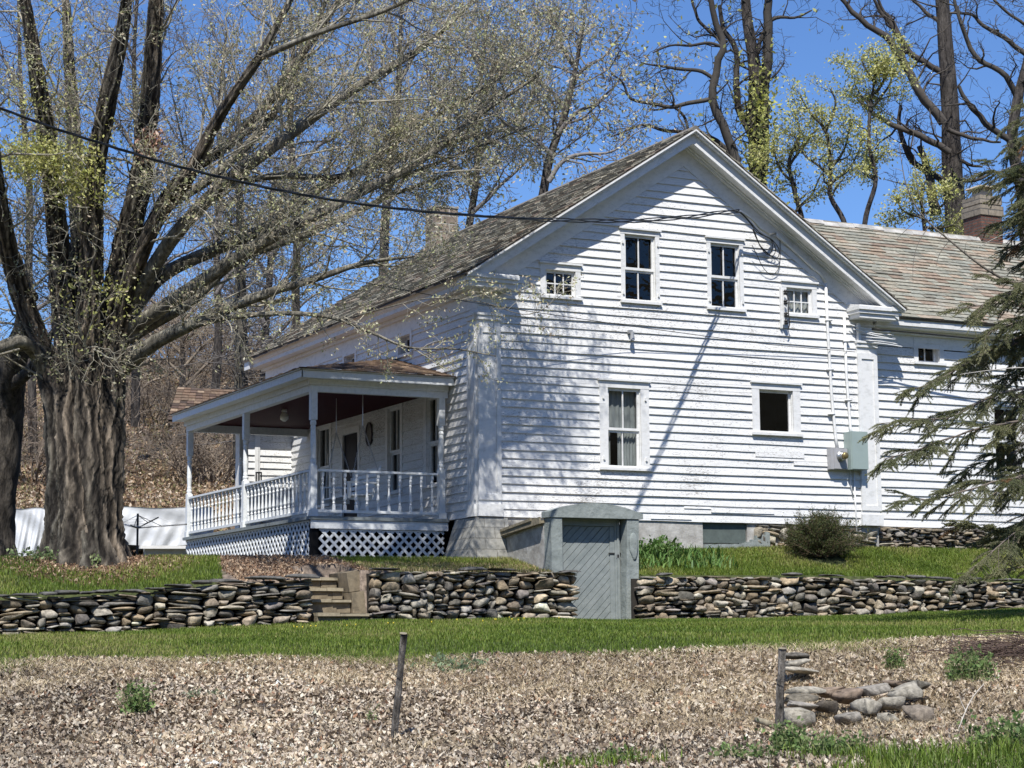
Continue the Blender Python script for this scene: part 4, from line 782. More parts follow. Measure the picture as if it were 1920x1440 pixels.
# --- big maple
D0 = 33.2; mp_ = thing('maple_tree', tuple(at(155, 1050, D0)), 'huge old maple with furrowed trunk and sweeping limbs beside the porch', 'tree')
tr_ = [([(150, 1075, D0+.1), (152, 1030, D0+.1), (153, 980, D0+.2), (156, 900, D0+.25), (155, 800, D0+.25), (150, 720, D0+.25), (148, 640, D0+.1)], [.48, .40, .36, .35, .35, .32, .24], 120, (1.1, .8))]
def lp(pts): return path(pts)
limbs = [  # pixel points x, y, depth; start radius, end radius
 ([(122, 1066, 32.7), (120, 900, 32.65), (110, 760, 32.8), (70, 640, 33), (30, 520, 32.6), (8, 430, 32), (-20, 250, 31), (-40, 60, 30)], .31, .06),
 ([(146, 1068, 32.45), (140, 880, 32.5), (128, 700, 32.7), (118, 560, 32.9), (108, 430, 32.8), (92, 290, 32.4), (68, 130, 32), (40, -40, 31.5)], .31, .08),
 ([(148, 720, 33.3), (150, 520, 33.6), (144, 350, 34), (132, 150, 34.5), (118, -60, 35)], .2, .05),
 ([(172, 1070, 32.5), (168, 880, 32.55), (163, 680, 32.6), (172, 480, 32.5), (176, 340, 32.3), (200, 200, 32), (232, 40, 31.6), (242, -60, 31)], .31, .07),
 ([(192, 1066, 32.8), (194, 900, 32.75), (200, 740, 32.8), (215, 580, 33), (240, 440, 32.8), (262, 350, 32.6), (274, 260, 32.5), (286, 120, 32.3), (296, -60, 32)], .34, .12),
 ([(215, 640, 33), (262, 480, 32.4), (305, 395, 32), (344, 344, 31.6), (415, 212, 31), (484, 110, 30.5), (560, -30, 31)], .15, .05),
 ([(240, 520, 33), (275, 440, 33), (344, 330, 33), (437, 262, 33), (500, 194, 33.2), (594, 62, 33.5), (650, -20, 33.5)], .13, .05),
 ([(250, 560, 32.8), (330, 440, 32.2), (420, 345, 31.8), (500, 284, 31.5), (609, 204, 32), (690, 150, 32.5), (792, 88, 33), (900, -10, 33.4)], .14, .035),
 ([(235, 600, 33.1), (300, 520, 33.4), (400, 470, 33.8), (500, 426, 34), (602, 350, 34.3), (720, 306, 34.5), (830, 270, 34.8), (960, 240, 35)], .13, .03),
 ([(240, 620, 33), (330, 560, 32.4), (420, 500, 32), (500, 450, 31.7), (646, 375, 32), (802, 292, 32.8), (883, 226, 33.2), (1010, 140, 33.7)], .13, .03),
 ([(230, 690, 33), (285, 645, 32.6), (350, 612, 32.2), (422, 580, 31.9), (516, 545, 31.6), (594, 522, 31.4), (680, 494, 31.2), (780, 480, 31)], .14, .02),
 ([(232, 640, 33), (300, 600, 33), (344, 575, 33), (437, 494, 33.2), (594, 431, 33.5), (720, 372, 34), (860, 320, 34)], .11, .02),
 ([(290, 640, 32.6), (380, 606, 32), (480, 590, 31.4), (560, 588, 31.1), (625, 596, 30.9), (700, 625, 30.8), (760, 650, 30.7), (860, 655, 30.7), (930, 668, 30.8)], .06, .007),
 ([(95, 720, 33), (60, 655, 32.6), (35, 640, 32.2), (-10, 655, 31.8), (-60, 660, 31)], .14, .06),
 ([(300, 395, 32.2), (400, 330, 32.6), (500, 230, 33), (560, 120, 33.4), (620, -20, 34)], .08, .04),
 ([(420, 345, 31.8), (520, 330, 32), (640, 330, 32.5), (780, 240, 33), (930, 150, 33.5), (1030, 80, 34)], .06, .015),
 ([(500, 450, 31.7), (600, 400, 32.3), (720, 345, 33), (860, 290, 33.6), (1010, 230, 34)], .05, .012),
 ([(484, 110, 30.5), (600, 60, 30), (720, 20, 29.6), (880, -60, 29)], .05, .02),
 ([(640, 600, 30.88), (720, 578, 30.4), (800, 560, 30.2), (900, 566, 30), (1000, 588, 30), (1060, 548, 30)], .012, .004),
 ([(60, 560, 32.9), (20, 500, 33.4), (-40, 420, 34)], .12, .05),
]
mb_ = tr_[:]
parts_ = [(lp(p), r, n, f) for p, r, n, f in tr_]
for P, r0, r1 in limbs: parts_.append((lp(P), [r0*.95, r0*.9, (r0+r1)*.52, (r0+r1)*.42, (r0+r1)*.36, r1] if len(P) > 6 and r0 > .3 else [r0, (r0+r1)*.55, r1], 230 if r0 > .3 else 60, (1.0, .9) if r0 > .3 and len(P) > 6 else None))
barky([parts_[0]]+[q_ for q_ in parts_[1:8]], 'trunk', mp_, ((.46, .37, .275), (.035, .029, .024), (.27, .25, .20)), 88, .22, 1)  # near-black furrow tone puts shade between ridges and stems into the bark colour
barky(parts_[8:], 'limb', mp_, ((.42, .385, .3), (.16, .145, .115), (.48, .45, .36)), 12, .1, 50)
out = []; tips = []; ltips = []
for j, (P, r0, r1) in enumerate(limbs):
    Q = smooth_path(lp(P), 26); rr = np.interp(np.linspace(0, 1, 26), [0, .5, 1], [r0, (r0+r1)*.55, r1]); ln_ = np.linalg.norm(np.diff(Q, axis=0), axis=1).sum()
    nn = int(ln_*(2.2 if j not in (12, 18) else 2.0)); small = j in (12, 18)
    if j in (0, 1, 2, 3, 4, 19, 13): grow(Q, np.minimum(rr, .05), [1.7, .8, .4], [nn, 6, 5], (30, 75), rg, .25, .28, .10, .0035, out, tips, .5, 6)
    elif small: grow(Q, np.minimum(rr, .02), [.75, .32], [nn*2, 5], (25, 70), rg, .3, .22, .0, .0034, out, ltips, .6, 5)
    else: grow(Q, np.minimum(rr, .045), [1.85, .85, .42], [int(nn*1.25), 8, 6], (22, 60), rg, .22, .22, .12, .0042, out, tips, .5, 6, (V3(.3, 0, .5), .35))
print('maple branches', len(out)); cr_ = build_twigs(out, 'crown', mp_, (.19, .17, .135), (.45, .42, .33)); cr_['kind'] = 'stuff'
T_ = np.array([t_[-1] for t_ in tips]+[t_[2] for t_ in tips]); T_ = T_[rg.random(len(T_)) < .62]; T_ = np.repeat(T_, 4, 0)
T_ = T_+rg.normal(size=T_.shape)*.028
# leafy sprouts round the first fork
def clump(cx, cy, d, rx, ry, n): c_ = at(cx, cy, d); a = rg.normal(size=(n, 3)); a /= np.linalg.norm(a, axis=1, keepdims=True); a *= rg.random((n, 1))**.4; return c_+a*np.array([rx, rx, ry])/1.
spr = np.concatenate([clump(105, 305, 32, .95, .45, 3600), clump(50, 290, 32, .6, .35, 1400), clump(150, 355, 32, .6, .35, 1500), clump(60, 200, 32, .8, .9, 900), clump(150, 560, 32.2, .6, .9, 260), clump(215, 560, 32.2, .5, .6, 320), clump(110, 120, 32, .9, 1.1, 420), clump(200, 250, 32, .5, .8, 200)])
cut = rg.random(len(spr)) < .5+.5*vnoise(spr, 3.5, 4); spr = spr[cut]
L3 = np.repeat(np.array([t_[-1] for t_ in ltips]+[t_[2] for t_ in ltips]), 5, 0); T_ = np.concatenate([T_, L3+rg.normal(size=L3.shape)*.04])
v1, f1, c1 = leaf_quads(T_, .055, rg, LP); v2, f2, c2 = leaf_quads(spr, .075, rg, [(.5, .5, .16), (.56, .54, .22), (.42, .45, .14)], .3)
o = npmesh('leaf_buds', np.concatenate([v1, v2]), np.concatenate([f1, f2+len(v1)]), LEAF, mp_, np.concatenate([c1, c2])); o['kind'] = 'stuff'
nest = clump(284, 270, 32.0, .26, .30, 420); v, f, c = leaf_quads(nest, .09, rg, [(.34, .19, .13), (.45, .28, .2), (.22, .12, .08), (.6, .45, .36)], .4)
tag(npmesh('dead_leaf_clump', v, f, LITTER, None, c), 'ball of dead reddish leaves caught on the maple stem', 'leaf clump')
# --- second trunk at the left edge
t2 = thing('maple_tree', tuple(at(-15, 960, 35.5)), 'dark second maple cut by the left frame edge', 'tree')
barky([(lp([(-30, 1060, 35.5), (-18, 960, 35.5), (0, 860, 35.5), (14, 760, 35.4), (20, 690, 35), (50, 600, 34.6), (30, 480, 34.5)]), [.5, .44, .36, .30, .26, .2, .1], 40, (1, .4)), (lp([(10, 780, 35.4), (-20, 640, 35.4), (-60, 480, 35.5)]), [.22, .16, .1], 20, None), (lp([(25, 720, 35), (60, 690, 34.5), (100, 620, 34)]), [.12, .09, .05], 16, None)], 'trunk', t2, ((.2, .17, .14), (.07, .06, .05), (.24, .21, .17)), 26, .14, 9)
out = []; grow(smooth_path(lp([(14, 760, 35.4), (20, 690, 35), (50, 600, 34.6), (30, 480, 34.5)]), 12), np.full(12, .05), [1.8, .8, .4], [9, 5, 4], (30, 80), rg, .1, .3, 0, .004, out, None, .5, 5); build_twigs(out, 'crown', t2)
# --- background bare trees
def bare_tree(name, cat, label, base, trunk, limbs_, lens, nch, seed, col=(.15, .135, .12), col2=(.24, .22, .19), group=None, ang=(30, 75), crook=.3, up=.06, leaves=None, minr=.006, trunkpal=None, kink=.12):
    t = thing(name, tuple(base), label, cat, group); rg2 = np.random.default_rng(seed)
    pal_ = trunkpal or ((.17, .15, .13), (.07, .06, .055), (.22, .195, .165))
    barky([(np.array(trunk[0]), trunk[1], 26, None)], 'trunk', t, pal_, 14, .1, seed)
    out = []; tips = []; allp = [(trunk[0], trunk[1])]+limbs_
    for k, (P, R_) in enumerate(allp):
        Q = smooth_path(P, 18); Q = Q+(np.stack([vnoise(Q, 1.6, seed+q9) for q9 in range(3)], 1)*kink if k else 0); rr = np.interp(np.linspace(0, 1, 18), np.linspace(0, 1, len(R_)), R_)
        if k: out.append((9, Q, rr))
        ln_ = np.linalg.norm(np.diff(Q, axis=0), axis=1).sum(); grow(Q, np.minimum(rr, .07), lens, [max(2, int(ln_*nch[0]))]+nch[1:], ang, rg2, .3 if k == 0 else .12, crook, up, minr, out, tips, .5, 6)
    build_twigs(out, 'crown', t, col, col2)
    if leaves:
        cl, size, lpal, frac = leaves; T_ = np.array([q_[-1] for q_ in tips]+[q_[2] for q_ in tips]+[q_[1] for q_ in tips]); T_ = T_[rg2.random(len(T_)) < frac]
        T_ = np.repeat(T_, cl, 0); T_ = T_+rg2.normal(size=T_.shape)*size*1.2; v, f, c = leaf_quads(T_, size, rg2, lpal); npmesh('foliage', v, f, LEAF, t, c)['kind'] = 'stuff'
    return t
def pp(pts, d): return path([(x, y, d) for x, y in pts])
GRP = 'bare trees behind the house'
D = 58
bare_tree('locust_tree', 'tree', 'twin stemmed bare locust rising right behind the gable peak', at(1420, 560, D),
 (pp([(1428, 600), (1424, 420), (1420, 320), (1417, 220), (1414, 120), (1402, 43), (1394, -60)], D), [.32, .3, .27, .24, .2, .16, .12]),
 [(pp([(1424, 330), (1434, 240), (1437, 160), (1436, 85), (1442, -40)], D), [.2, .17, .15, .1]),
  (pp([(1400, 380), (1386, 307), (1356, 239), (1333, 179), (1343, 128), (1360, 77), (1339, 26), (1330, -30)], D-1), [.17, .15, .13, .11, .08]),
  (pp([(1412, 260), (1395, 230), (1382, 150), (1373, 85), (1356, 60), (1346, 10)], D), [.12, .11, .09, .06]),
  (pp([(1330, 188), (1290, 196), (1271, 200), (1228, 192), (1177, 179), (1164, 150), (1143, 141)], D-1), [.07, .06, .045, .02]),
  (pp([(1335, 150), (1313, 137), (1262, 132), (1207, 115)], D-1), [.06, .05, .02]), (pp([(1362, 85), (1340, 80), (1292, 81), (1228, 94)], D-1), [.05, .04, .02]),
  (pp([(1416, 100), (1422, 72), (1442, 43), (1484, 30), (1520, 24)], D), [.08, .06, .02]), (pp([(1360, 77), (1310, 40), (1290, -20)], D), [.06, .04]),
  (pp([(1386, 307), (1340, 262), (1271, 243), (1185, 243), (1143, 256)], D), [.08, .06, .05, .02]), (pp([(1290, 240), (1280, 215), (1260, 200), (1215, 205)], D), [.05, .04, .02]), (pp([(1437, 160), (1462, 140), (1470, 120)], D), [.04, .02])],
 [1.6, .8, .4], [1.7, 4, 4], 101, (.04, .035, .032), (.10, .09, .075), GRP, (35, 85), .38, .05, (1, .16, [(.5, .52, .2), (.4, .42, .16)], .10), .007)
vin = np.concatenate([at(1424, y, D-.5)+rg.normal(size=(int(60), 3))*np.array([.35, .35, .35]) for y in range(150, 350, 12)]); v, f, c = leaf_quads(vin, .16, rg, [(.46, .48, .12), (.55, .54, .2), (.36, .38, .12)]); o = npmesh('climbing_vine', v, f, LEAF, None, c); tag(o, 'yellow green vine leaves clothing the twin stemmed locust trunk', 'vine')
D = 56
bare_tree('locust_tree', 'tree', 'tall thick trunked bare locust left of the brick chimney', at(1795, 560, D),
 (pp([(1797, 600), (1793, 430), (1785, 310), (1781, 200), (1774, 100), (1762, -60)], D), [.36, .33, .3, .27, .22, .18]),
 [(pp([(1779, 282), (1719, 252), (1672, 235), (1638, 213), (1612, 184)], D-1), [.11, .1, .08, .04]), (pp([(1772, 232), (1719, 171), (1685, 111), (1668, 77), (1612, 38), (1574, -10)], D-1), [.14, .12, .1, .06]),
  (pp([(1781, 350), (1745, 326), (1711, 300), (1692, 265), (1688, 200)], D), [.12, .1, .08, .05]), (pp([(1768, 135), (1719, 107), (1676, 51), (1630, -10)], D), [.1, .08, .04]), (pp([(1764, 45), (1710, -5)], D), [.07, .04]),
  (pp([(1790, 330), (1830, 335), (1860, 318)], D), [.07, .05, .03]), (pp([(1782, 290), (1812, 305), (1840, 312)], D), [.07, .03]), (pp([(1719, 171), (1700, 120), (1690, 70), (1640, -10)], D), [.08, .06, .04]),
  (pp([(1755, 400), (1738, 330), (1722, 270)], D), [.16, .13, .08]), (pp([(1781, 240), (1820, 255), (1880, 262)], D-1), [.07, .05, .03])],
 [1.6, .8, .4], [1.7, 4, 4], 102, (.04, .035, .032), (.11, .095, .08), GRP, (35, 85), .36, .05, None, .007)
D = 52
bare_tree('locust_tree', 'tree', 'bare crooked locust limbs at the top right corner above the spruce', at(1925, 520, D),
 (pp([(1930, 560), (1915, 350), (1897, 260), (1905, 200), (1935, 80), (1950, -60)], D), [.2, .17, .15, .12, .1]),
 [(pp([(1896, 258), (1852, 230), (1805, 184), (1792, 162)], D), [.1, .08, .05]), (pp([(1910, 200), (1877, 145), (1826, 98), (1800, 43), (1792, -10)], D), [.09, .07, .04]), (pp([(1935, 112), (1890, 75), (1847, 55), (1822, 30), (1779, 26)], D), [.08, .06, .03]), (pp([(1940, 60), (1880, 20), (1850, -20)], D), [.05, .03])],
 [1.4, .7, .4], [1.8, 4, 4], 103, (.045, .04, .035), (.11, .1, .085), GRP, (35, 85), .36, .05, None, .007)
YG = [(.5, .5, .15), (.56, .55, .21), (.42, .45, .15), (.6, .58, .3)]
D = 50
for k, (lab, tk, lm, sd) in enumerate([
 ('slim tree topped by a round yellow green crown', [(1615, 460), (1625, 400), (1642, 337), (1630, 277), (1632, 205), (1640, 150), (1645, 110)], [[(1632, 210), (1612, 184), (1600, 160)], [(1632, 205), (1660, 170), (1680, 130)], [(1636, 180), (1655, 150), (1660, 105)], [(1638, 160), (1620, 130), (1615, 110)]], 1),
 ('slender pale leafing tree just left of the round crowned one', [(1590, 460), (1582, 414), (1557, 367), (1557, 316), (1544, 239), (1520, 213), (1500, 180)], [[(1557, 316), (1590, 260), (1600, 230)], [(1556, 330), (1510, 290), (1490, 250)], [(1548, 250), (1570, 200), (1560, 170)], [(1557, 350), (1600, 300), (1610, 270)]], 2),
 ('low pale leafing sapling nearest the gable rake', [(1500, 470), (1505, 420), (1490, 360), (1480, 300), (1500, 250), (1490, 210)], [[(1488, 340), (1460, 300), (1450, 260)], [(1484, 310), (1520, 260), (1535, 240)], [(1495, 400), (1530, 360), (1540, 330)]], 3),
 ('bushy leafing sapling left of the wing chimney', [(1740, 500), (1735, 440), (1730, 400), (1728, 360), (1740, 330)], [[(1732, 410), (1690, 390), (1680, 370)], [(1732, 400), (1770, 380), (1790, 360)], [(1735, 430), (1780, 420), (1800, 400)]], 4)]):
    bare_tree('young_tree', 'tree', lab, at(tk[0][0], tk[0][1]+40, D+k), (pp(tk, D+k), [.075, .065, .055, .04, .02]), [(pp(q_, D+k), [.045, .03, .02]) for q_ in lm], [.8, .4], [3.2, 5], 200+sd, (.05, .045, .035), (.12, .11, .08), 'young trees in first leaf', (25, 75), .3, .06, ((18, .085, YG, 1.0) if k in (0, 3) else (12, .08, YG, .8)), .006)
# left background wood
GB = 'bare trees behind the maple'
def gen(d, xb, yb, top, lean, rad, seed, label, cols=((.13, .12, .12), (.25, .23, .21)), nl=6, **kw):
    r2 = np.random.default_rng(seed); n = 6; T0 = [(xb+lean*(i/(n-1))+r2.uniform(-8, 8), yb+(top-yb)*i/(n-1)) for i in range(n)]; L_ = []
    for k in range(nl):
        t = .3+.6*k/nl; i = t*(n-1); a = int(i); sx = T0[a][0]+(T0[a+1][0]-T0[a][0])*(i-a); sy = T0[a][1]+(T0[a+1][1]-T0[a][1])*(i-a); s_ = (-1)**k*r2.uniform(.7, 1.3); q_ = [(sx+s_*w_*(1-.3*t), sy-h_) for w_, h_ in ((0, 0), (45, 45), (95, 75+r2.uniform(-20, 30)), (150, 130+r2.uniform(-40, 30)))]; L_.append((path([(x, y, d+k*.7-2) for x, y in q_]), [rad*.5, rad*.35, rad*.2, rad*.1]))
    return bare_tree('bare_tree', 'tree', label, at(xb, yb, d), (pp(T0, d), [rad, rad*.8, rad*.6, rad*.25]), L_, [2.6, 1.3, .6], [2.0, 5, 5], seed, cols[0], cols[1], GB, minr=.009, **kw)
gen(56, 720, 560, -30, 30, .15, 301, 'tall bare tree just left of the far block chimney'); gen(62, 860, 560, 20, 60, .15, 302, 'bare tree rising behind the block chimney', leaves=(1, .14, LP, .8))
gen(60, 560, 700, -60, -20, .15, 303, 'bare tree behind the long sweeping maple limbs'); gen(66, 400, 760, 60, 20, .15, 304, 'grey bare tree seen left of the far porch roof')
gen(64, 250, 800, -60, 10, .15, 305, 'bare tree mostly hidden by the maple trunk'); gen(58, 1000, 470, 40, 90, .16, 306, 'thin twigged tree with pale buds left of the gable peak', leaves=(2, .13, LP, .9)); gen(60, 60, 850, 0, -20, .15, 307, 'bare tree between the two maple trunks')
gen(75, 330, 800, 560, 20, .14, 308, 'brownish small tree on the hill slope', ((.2, .16, .12), (.3, .25, .19)), 7); gen(78, 240, 820, 640, -10, .12, 309, 'short brownish tree low on the hillside', ((.2, .16, .12), (.32, .26, .2)), 7)
gen(70, 480, 800, 300, 40, .18, 310, 'bare hill tree peeping above the far eave', ((.15, .14, .14), (.26, .24, .23)), 7)
def shrub(x, y, d, w, h, seed, label):
    b0 = at(x, y, d); g0 = float(ground_z(b0[:1], b0[1:2])[0]); t = thing('bare_shrub', (b0[0], b0[1], g0), label, 'shrub', 'leafless brush on the hillside'); r2 = np.random.default_rng(seed); out = []
    for k in range(46):
        a = r2.uniform(0, 6.28); rr_ = r2.uniform(.1, 1)*w*.6; p = V3(b0[0]+math.cos(a)*rr_, b0[1]+math.sin(a)*rr_, 0); p[2] = float(ground_z(p[:1], p[1:2])[0]); v = V3(math.cos(a)*.5, math.sin(a)*.5, 1); v /= np.linalg.norm(v); pts = [p]
        for s_ in range(6): v = v+r2.normal(size=3)*.22; v[2] = abs(v[2])*.9; v /= np.linalg.norm(v); pts.append(pts[-1]+v*h*r2.uniform(.7, 1.1)/6)
        pts = np.array(pts); rr = np.linspace(.03, .01, 7); out.append((3, pts, rr)); grow(pts, rr, [h*.42, h*.2], [9, 5], (25, 75), r2, .2, .3, .05, .009, out, None, .6, 5)
    build_twigs(out, 'branches', t, (.15, .12, .095), (.32, .26, .2))
for k, (x, y, d, w_, h_, lab) in enumerate([(285, 850, 72, 2.4, 2.0, 'grey brush tangle on the hill between the maple trunk and the porch'), (400, 880, 62, 1.8, 2.0, 'brown brush seen between the far porch posts'), (330, 815, 80, 4.5, 3.6, 'bare brush high on the hill left of the porch roof'), (255, 800, 86, 4, 3.6, 'bare brush high on the hill touching the maple trunk'),
  (420, 790, 88, 4.5, 4, 'bare brush high on the hill above the porch roof end'), (50, 890, 60, 3.5, 3, 'brown brush between the two maple trunks')]): shrub(x, y, d, w_, h_, 400+k, lab)
# straight conifer trunk with fine dead branches
t = thing('larch_tree', tuple(at(452, 840, 54)), 'straight trunked larch with fine level branches beyond the porch', 'tree')
P = pp([(452, 860), (452, 700), (451, 560), (450, 400), (448, 200)], 54); barky([(P, [.22, .19, .16, .1, .04], 26, None)], 'trunk', t, ((.2, .18, .14), (.1, .09, .07), (.25, .23, .18)), 12, .08, 7)
out = []; rg3 = np.random.default_rng(8); Q = smooth_path(P, 40)
for k in range(150):
    i = rg3.integers(2, 38); a = rg3.uniform(0, 6.28); ln_ = rg3.uniform(1.0, 2.6)*(1.1-i/45); v = V3(math.cos(a), math.sin(a), rg3.uniform(-.1, .15)); pts = [Q[i]+V3(0, 0, rg3.uniform(-.3, .3))]
    for s_ in range(5): v = v+rg3.normal(size=3)*.08; v[2] += -.02+.03*s_; pts.append(pts[-1]+v*ln_/5)
    pts = np.array(pts); rr = np.linspace(.022, .007, 6); out.append((2, pts, rr)); grow(pts, rr, [.6], [9], (40, 80), rg3, .15, .15, 0, .006, out, None, .5, 4)
build_twigs(out, 'crown', t, (.12, .11, .10), (.2, .18, .16))
# --- spruce at the right
SPD = 30.5; spr_t = thing('spruce_tree', tuple(at(2060, 1190, SPD)), 'dark green spruce reaching in from the right frame edge', 'tree')
barky([(path([(2062, 1250, SPD), (2058, 900, SPD), (2050, 500, SPD), (2040, 150, SPD), (2032, -80, SPD)]), [.3, .26, .2, .13, .08], 40, None)], 'trunk', spr_t, ((.2, .16, .13), (.1, .08, .07), (.25, .2, .17)), 18, .08, 3)
boughs = [([(2058, 700, 30.5), (1960, 720, 30), (1850, 745, 29.6), (1740, 790, 29.3), (1652, 795, 29.1)], 1.0), ([(2058, 760, 30.5), (1960, 780, 29.8), (1850, 800, 29.3), (1740, 840, 29), (1650, 858, 28.8)], .9),
 ([(2056, 590, 30.5), (1960, 620, 30.3), (1860, 655, 30), (1770, 705, 29.8), (1700, 735, 29.7)], 1.1), ([(2054, 500, 30.5), (1960, 530, 30), (1880, 555, 29.8), (1810, 580, 29.6)], .9), ([(2052, 530, 30.5), (1970, 590, 30.4), (1890, 650, 30.2), (1800, 690, 30.1)], 1.),
 ([(2050, 400, 30.5), (1980, 430, 30.4), (1920, 450, 30.3), (1885, 470, 30.3)], .7), ([(2046, 300, 30.5), (1980, 320, 30.2), (1900, 330, 30), (1850, 318, 29.9)], .7), ([(2046, 330, 30.5), (1990, 380, 30.4), (1930, 400, 30.2), (1880, 415, 30.1)], .6),
 ([(2042, 220, 30.5), (1990, 235, 30.4), (1935, 250, 30.3), (1880, 275, 30.2)], .55), ([(2060, 850, 30.5), (1960, 880, 29.6), (1860, 905, 29.1), (1770, 935, 28.8), (1700, 940, 28.6)], .95), ([(2060, 800, 30.5), (1970, 830, 30.8), (1890, 850, 31), (1800, 890, 31.1)], .8),
 ([(2060, 900, 30.5), (1980, 950, 29.5), (1900, 1000, 29), (1830, 1050, 28.8), (1800, 1075, 28.7)], .8), ([(2060, 930, 30.5), (1990, 960, 29.9), (1930, 990, 29.6), (1860, 1000, 29.5), (1790, 990, 29.4)], .8), ([(2060, 990, 30.5), (2000, 1030, 29.7), (1940, 1060, 29.2), (1880, 1075, 29)], .7),
 ([(2055, 640, 30.5), (1980, 650, 30.9), (1900, 700, 31.2), (1850, 760, 31.3)], .8), ([(2050, 450, 30.5), (1990, 490, 30), (1930, 520, 29.7), (1870, 530, 29.5)], .75), ([(2048, 260, 30.5), (1990, 280, 30), (1940, 300, 29.8), (1900, 310, 29.7)], .6),
 ([(2048, 350, 30.5), (2000, 360, 29.8), (1950, 380, 29.5), (1915, 400, 29.4)], .6), ([(2060, 560, 30.5), (1985, 570, 29.8), (1920, 600, 29.4), (1860, 620, 29.2)], .8), ([(2060, 860, 30.5), (1985, 870, 29.8), (1920, 900, 29.4), (1850, 940, 29.2)], .8),
 ([(2044, 180, 30.5), (2000, 190, 30.2), (1950, 205, 30.1), (1905, 225, 30)], .4), ([(2058, 700, 30.5), (1980, 700, 30.9), (1920, 740, 31.2), (1880, 790, 31.3)], .9)]
out = []; NC = []; ND = []; rg4 = np.random.default_rng(77)
for yy in list(range(150, 600, 34))+[820, 990]:
    L0 = float(np.interp(yy, [150, 300, 500, 700, 900, 1100], [60, 110, 110, 150, 190, 200])); dz_ = rg4.uniform(.3, 1.6)*(-1)**(yy//34)
    boughs.append(([(2050, yy, 30.5), (2050-L0*.5, yy+rg4.uniform(-5, 25), 30.5-dz_*.5), (2050-L0, yy+rg4.uniform(10, 50), 30.5-dz_)], .8))
for bi, (P, dens) in enumerate(boughs):
    Q = smooth_path(lp(P), 20); Q = Q+np.stack([vnoise(Q, 1.8, 60+bi+q9) for q9 in range(3)], 1)*np.linspace(0, .10, 20)[:, None]; rr = np.linspace(.03, .006, 20); out.append((3, Q, rr)); ln_ = np.linalg.norm(np.diff(Q, axis=0), axis=1).sum(); nsec = int(ln_*10)
    for i in range(nsec):
        t = .12+.88*(i+rg4.random())/nsec; f_ = t*19; k = min(int(f_), 18); p = Q[k]+(Q[k+1]-Q[k])*(f_-k); d = Q[k+1]-Q[k]; d /= np.linalg.norm(d); sd = (-1)**i
        sv = np.cross(d, V3(0, 0, 1))*sd; sv /= np.linalg.norm(sv); ls = rg4.uniform(.15, .9)*(1.3-t*.8)*1.1; v = d*.75+sv*rg4.uniform(.3, 1.2)+V3(0, 0, rg4.uniform(-.55, .35)); v /= np.linalg.norm(v)
        pts = [p]
        for s_ in range(5): v = v+rg4.normal(size=3)*.09+V3(0, 0, -.05); v /= np.linalg.norm(v); pts.append(pts[-1]+v*ls/5)
        pts = np.array(pts); out.append((2, pts, np.linspace(.009, .004, 6)))
        bald = t < .45 and rg4.random() < .35; ntw = int(ls*38)
        tw = [pts[2:]] if not bald else []
        for j in range(ntw):
            tt = .15+.85*(j+rg4.random())/ntw; ff = tt*5; kk = min(int(ff), 4); p2 = pts[kk]+(pts[kk+1]-pts[kk])*(ff-kk); d2 = pts[kk+1]-pts[kk]; d2 /= np.linalg.norm(d2); s2 = np.cross(d2, V3(0, 0, 1))*((-1)**j); v2 = d2*.8+s2/(np.linalg.norm(s2)+1e-6)*rg4.uniform(.4, .9)+V3(0, 0, rg4.uniform(-.45, .1)); v2 /= np.linalg.norm(v2); lt = rg4.uniform(.09, .24)
            q2 = np.array([p2, p2+v2*lt*.5, p2+v2*lt+V3(0, 0, -.01)]); out.append((1, q2, np.array([.004, .0035, .003])))
            if not bald or rg4.random() < .15: tw.append(q2)
        for q2 in tw:
            L2 = np.linalg.norm(q2[-1]-q2[0]); m_ = int(L2*620)+3; u = rg4.random(m_)*(len(q2)-1); kk = np.minimum(u.astype(int), len(q2)-2); c_ = q2[kk]+(q2[kk+1]-q2[kk])*(u-kk)[:, None]; dd2 = q2[kk+1]-q2[kk]; dd2 /= np.linalg.norm(dd2, axis=1, keepdims=True)
            rn = rg4.normal(size=(m_, 3)); rn /= np.linalg.norm(rn, axis=1, keepdims=True); NC.append(c_); ND.append(dd2*.7+rn*.9+V3(0, 0, .1))
NC = np.concatenate(NC); ND = np.concatenate(ND); ND /= np.linalg.norm(ND, axis=1, keepdims=True); n = len(NC); print('needles', n)
sdv = np.cross(ND, rg4.normal(size=(n, 3))); sdv /= np.linalg.norm(sdv, axis=1, keepdims=True); ln = rg4.uniform(.018, .034, n)[:, None]; V = np.stack([NC-sdv*.0032, NC+sdv*.0032, NC+ND*ln], 1).reshape(-1, 3)
k = .5+.5*vnoise(NC, 1.1, 3)[:, None]; c = (np.array([.10, .13, .055])*(1-k)+np.array([.29, .29, .14])*k)*rg4.uniform(.7, 1.3, (n, 1)); br_ = vnoise(NC, 1.7, 12) > .62; c[br_] = np.array([.28, .16, .07])
o = npmesh('needles', V, np.arange(3*n).reshape(-1, 3), NEEDLE, spr_t, np.repeat(c, 3, 0)); o['kind'] = 'stuff'; build_twigs(out, 'boughs', spr_t, (.1, .085, .07), (.24, .2, .17))
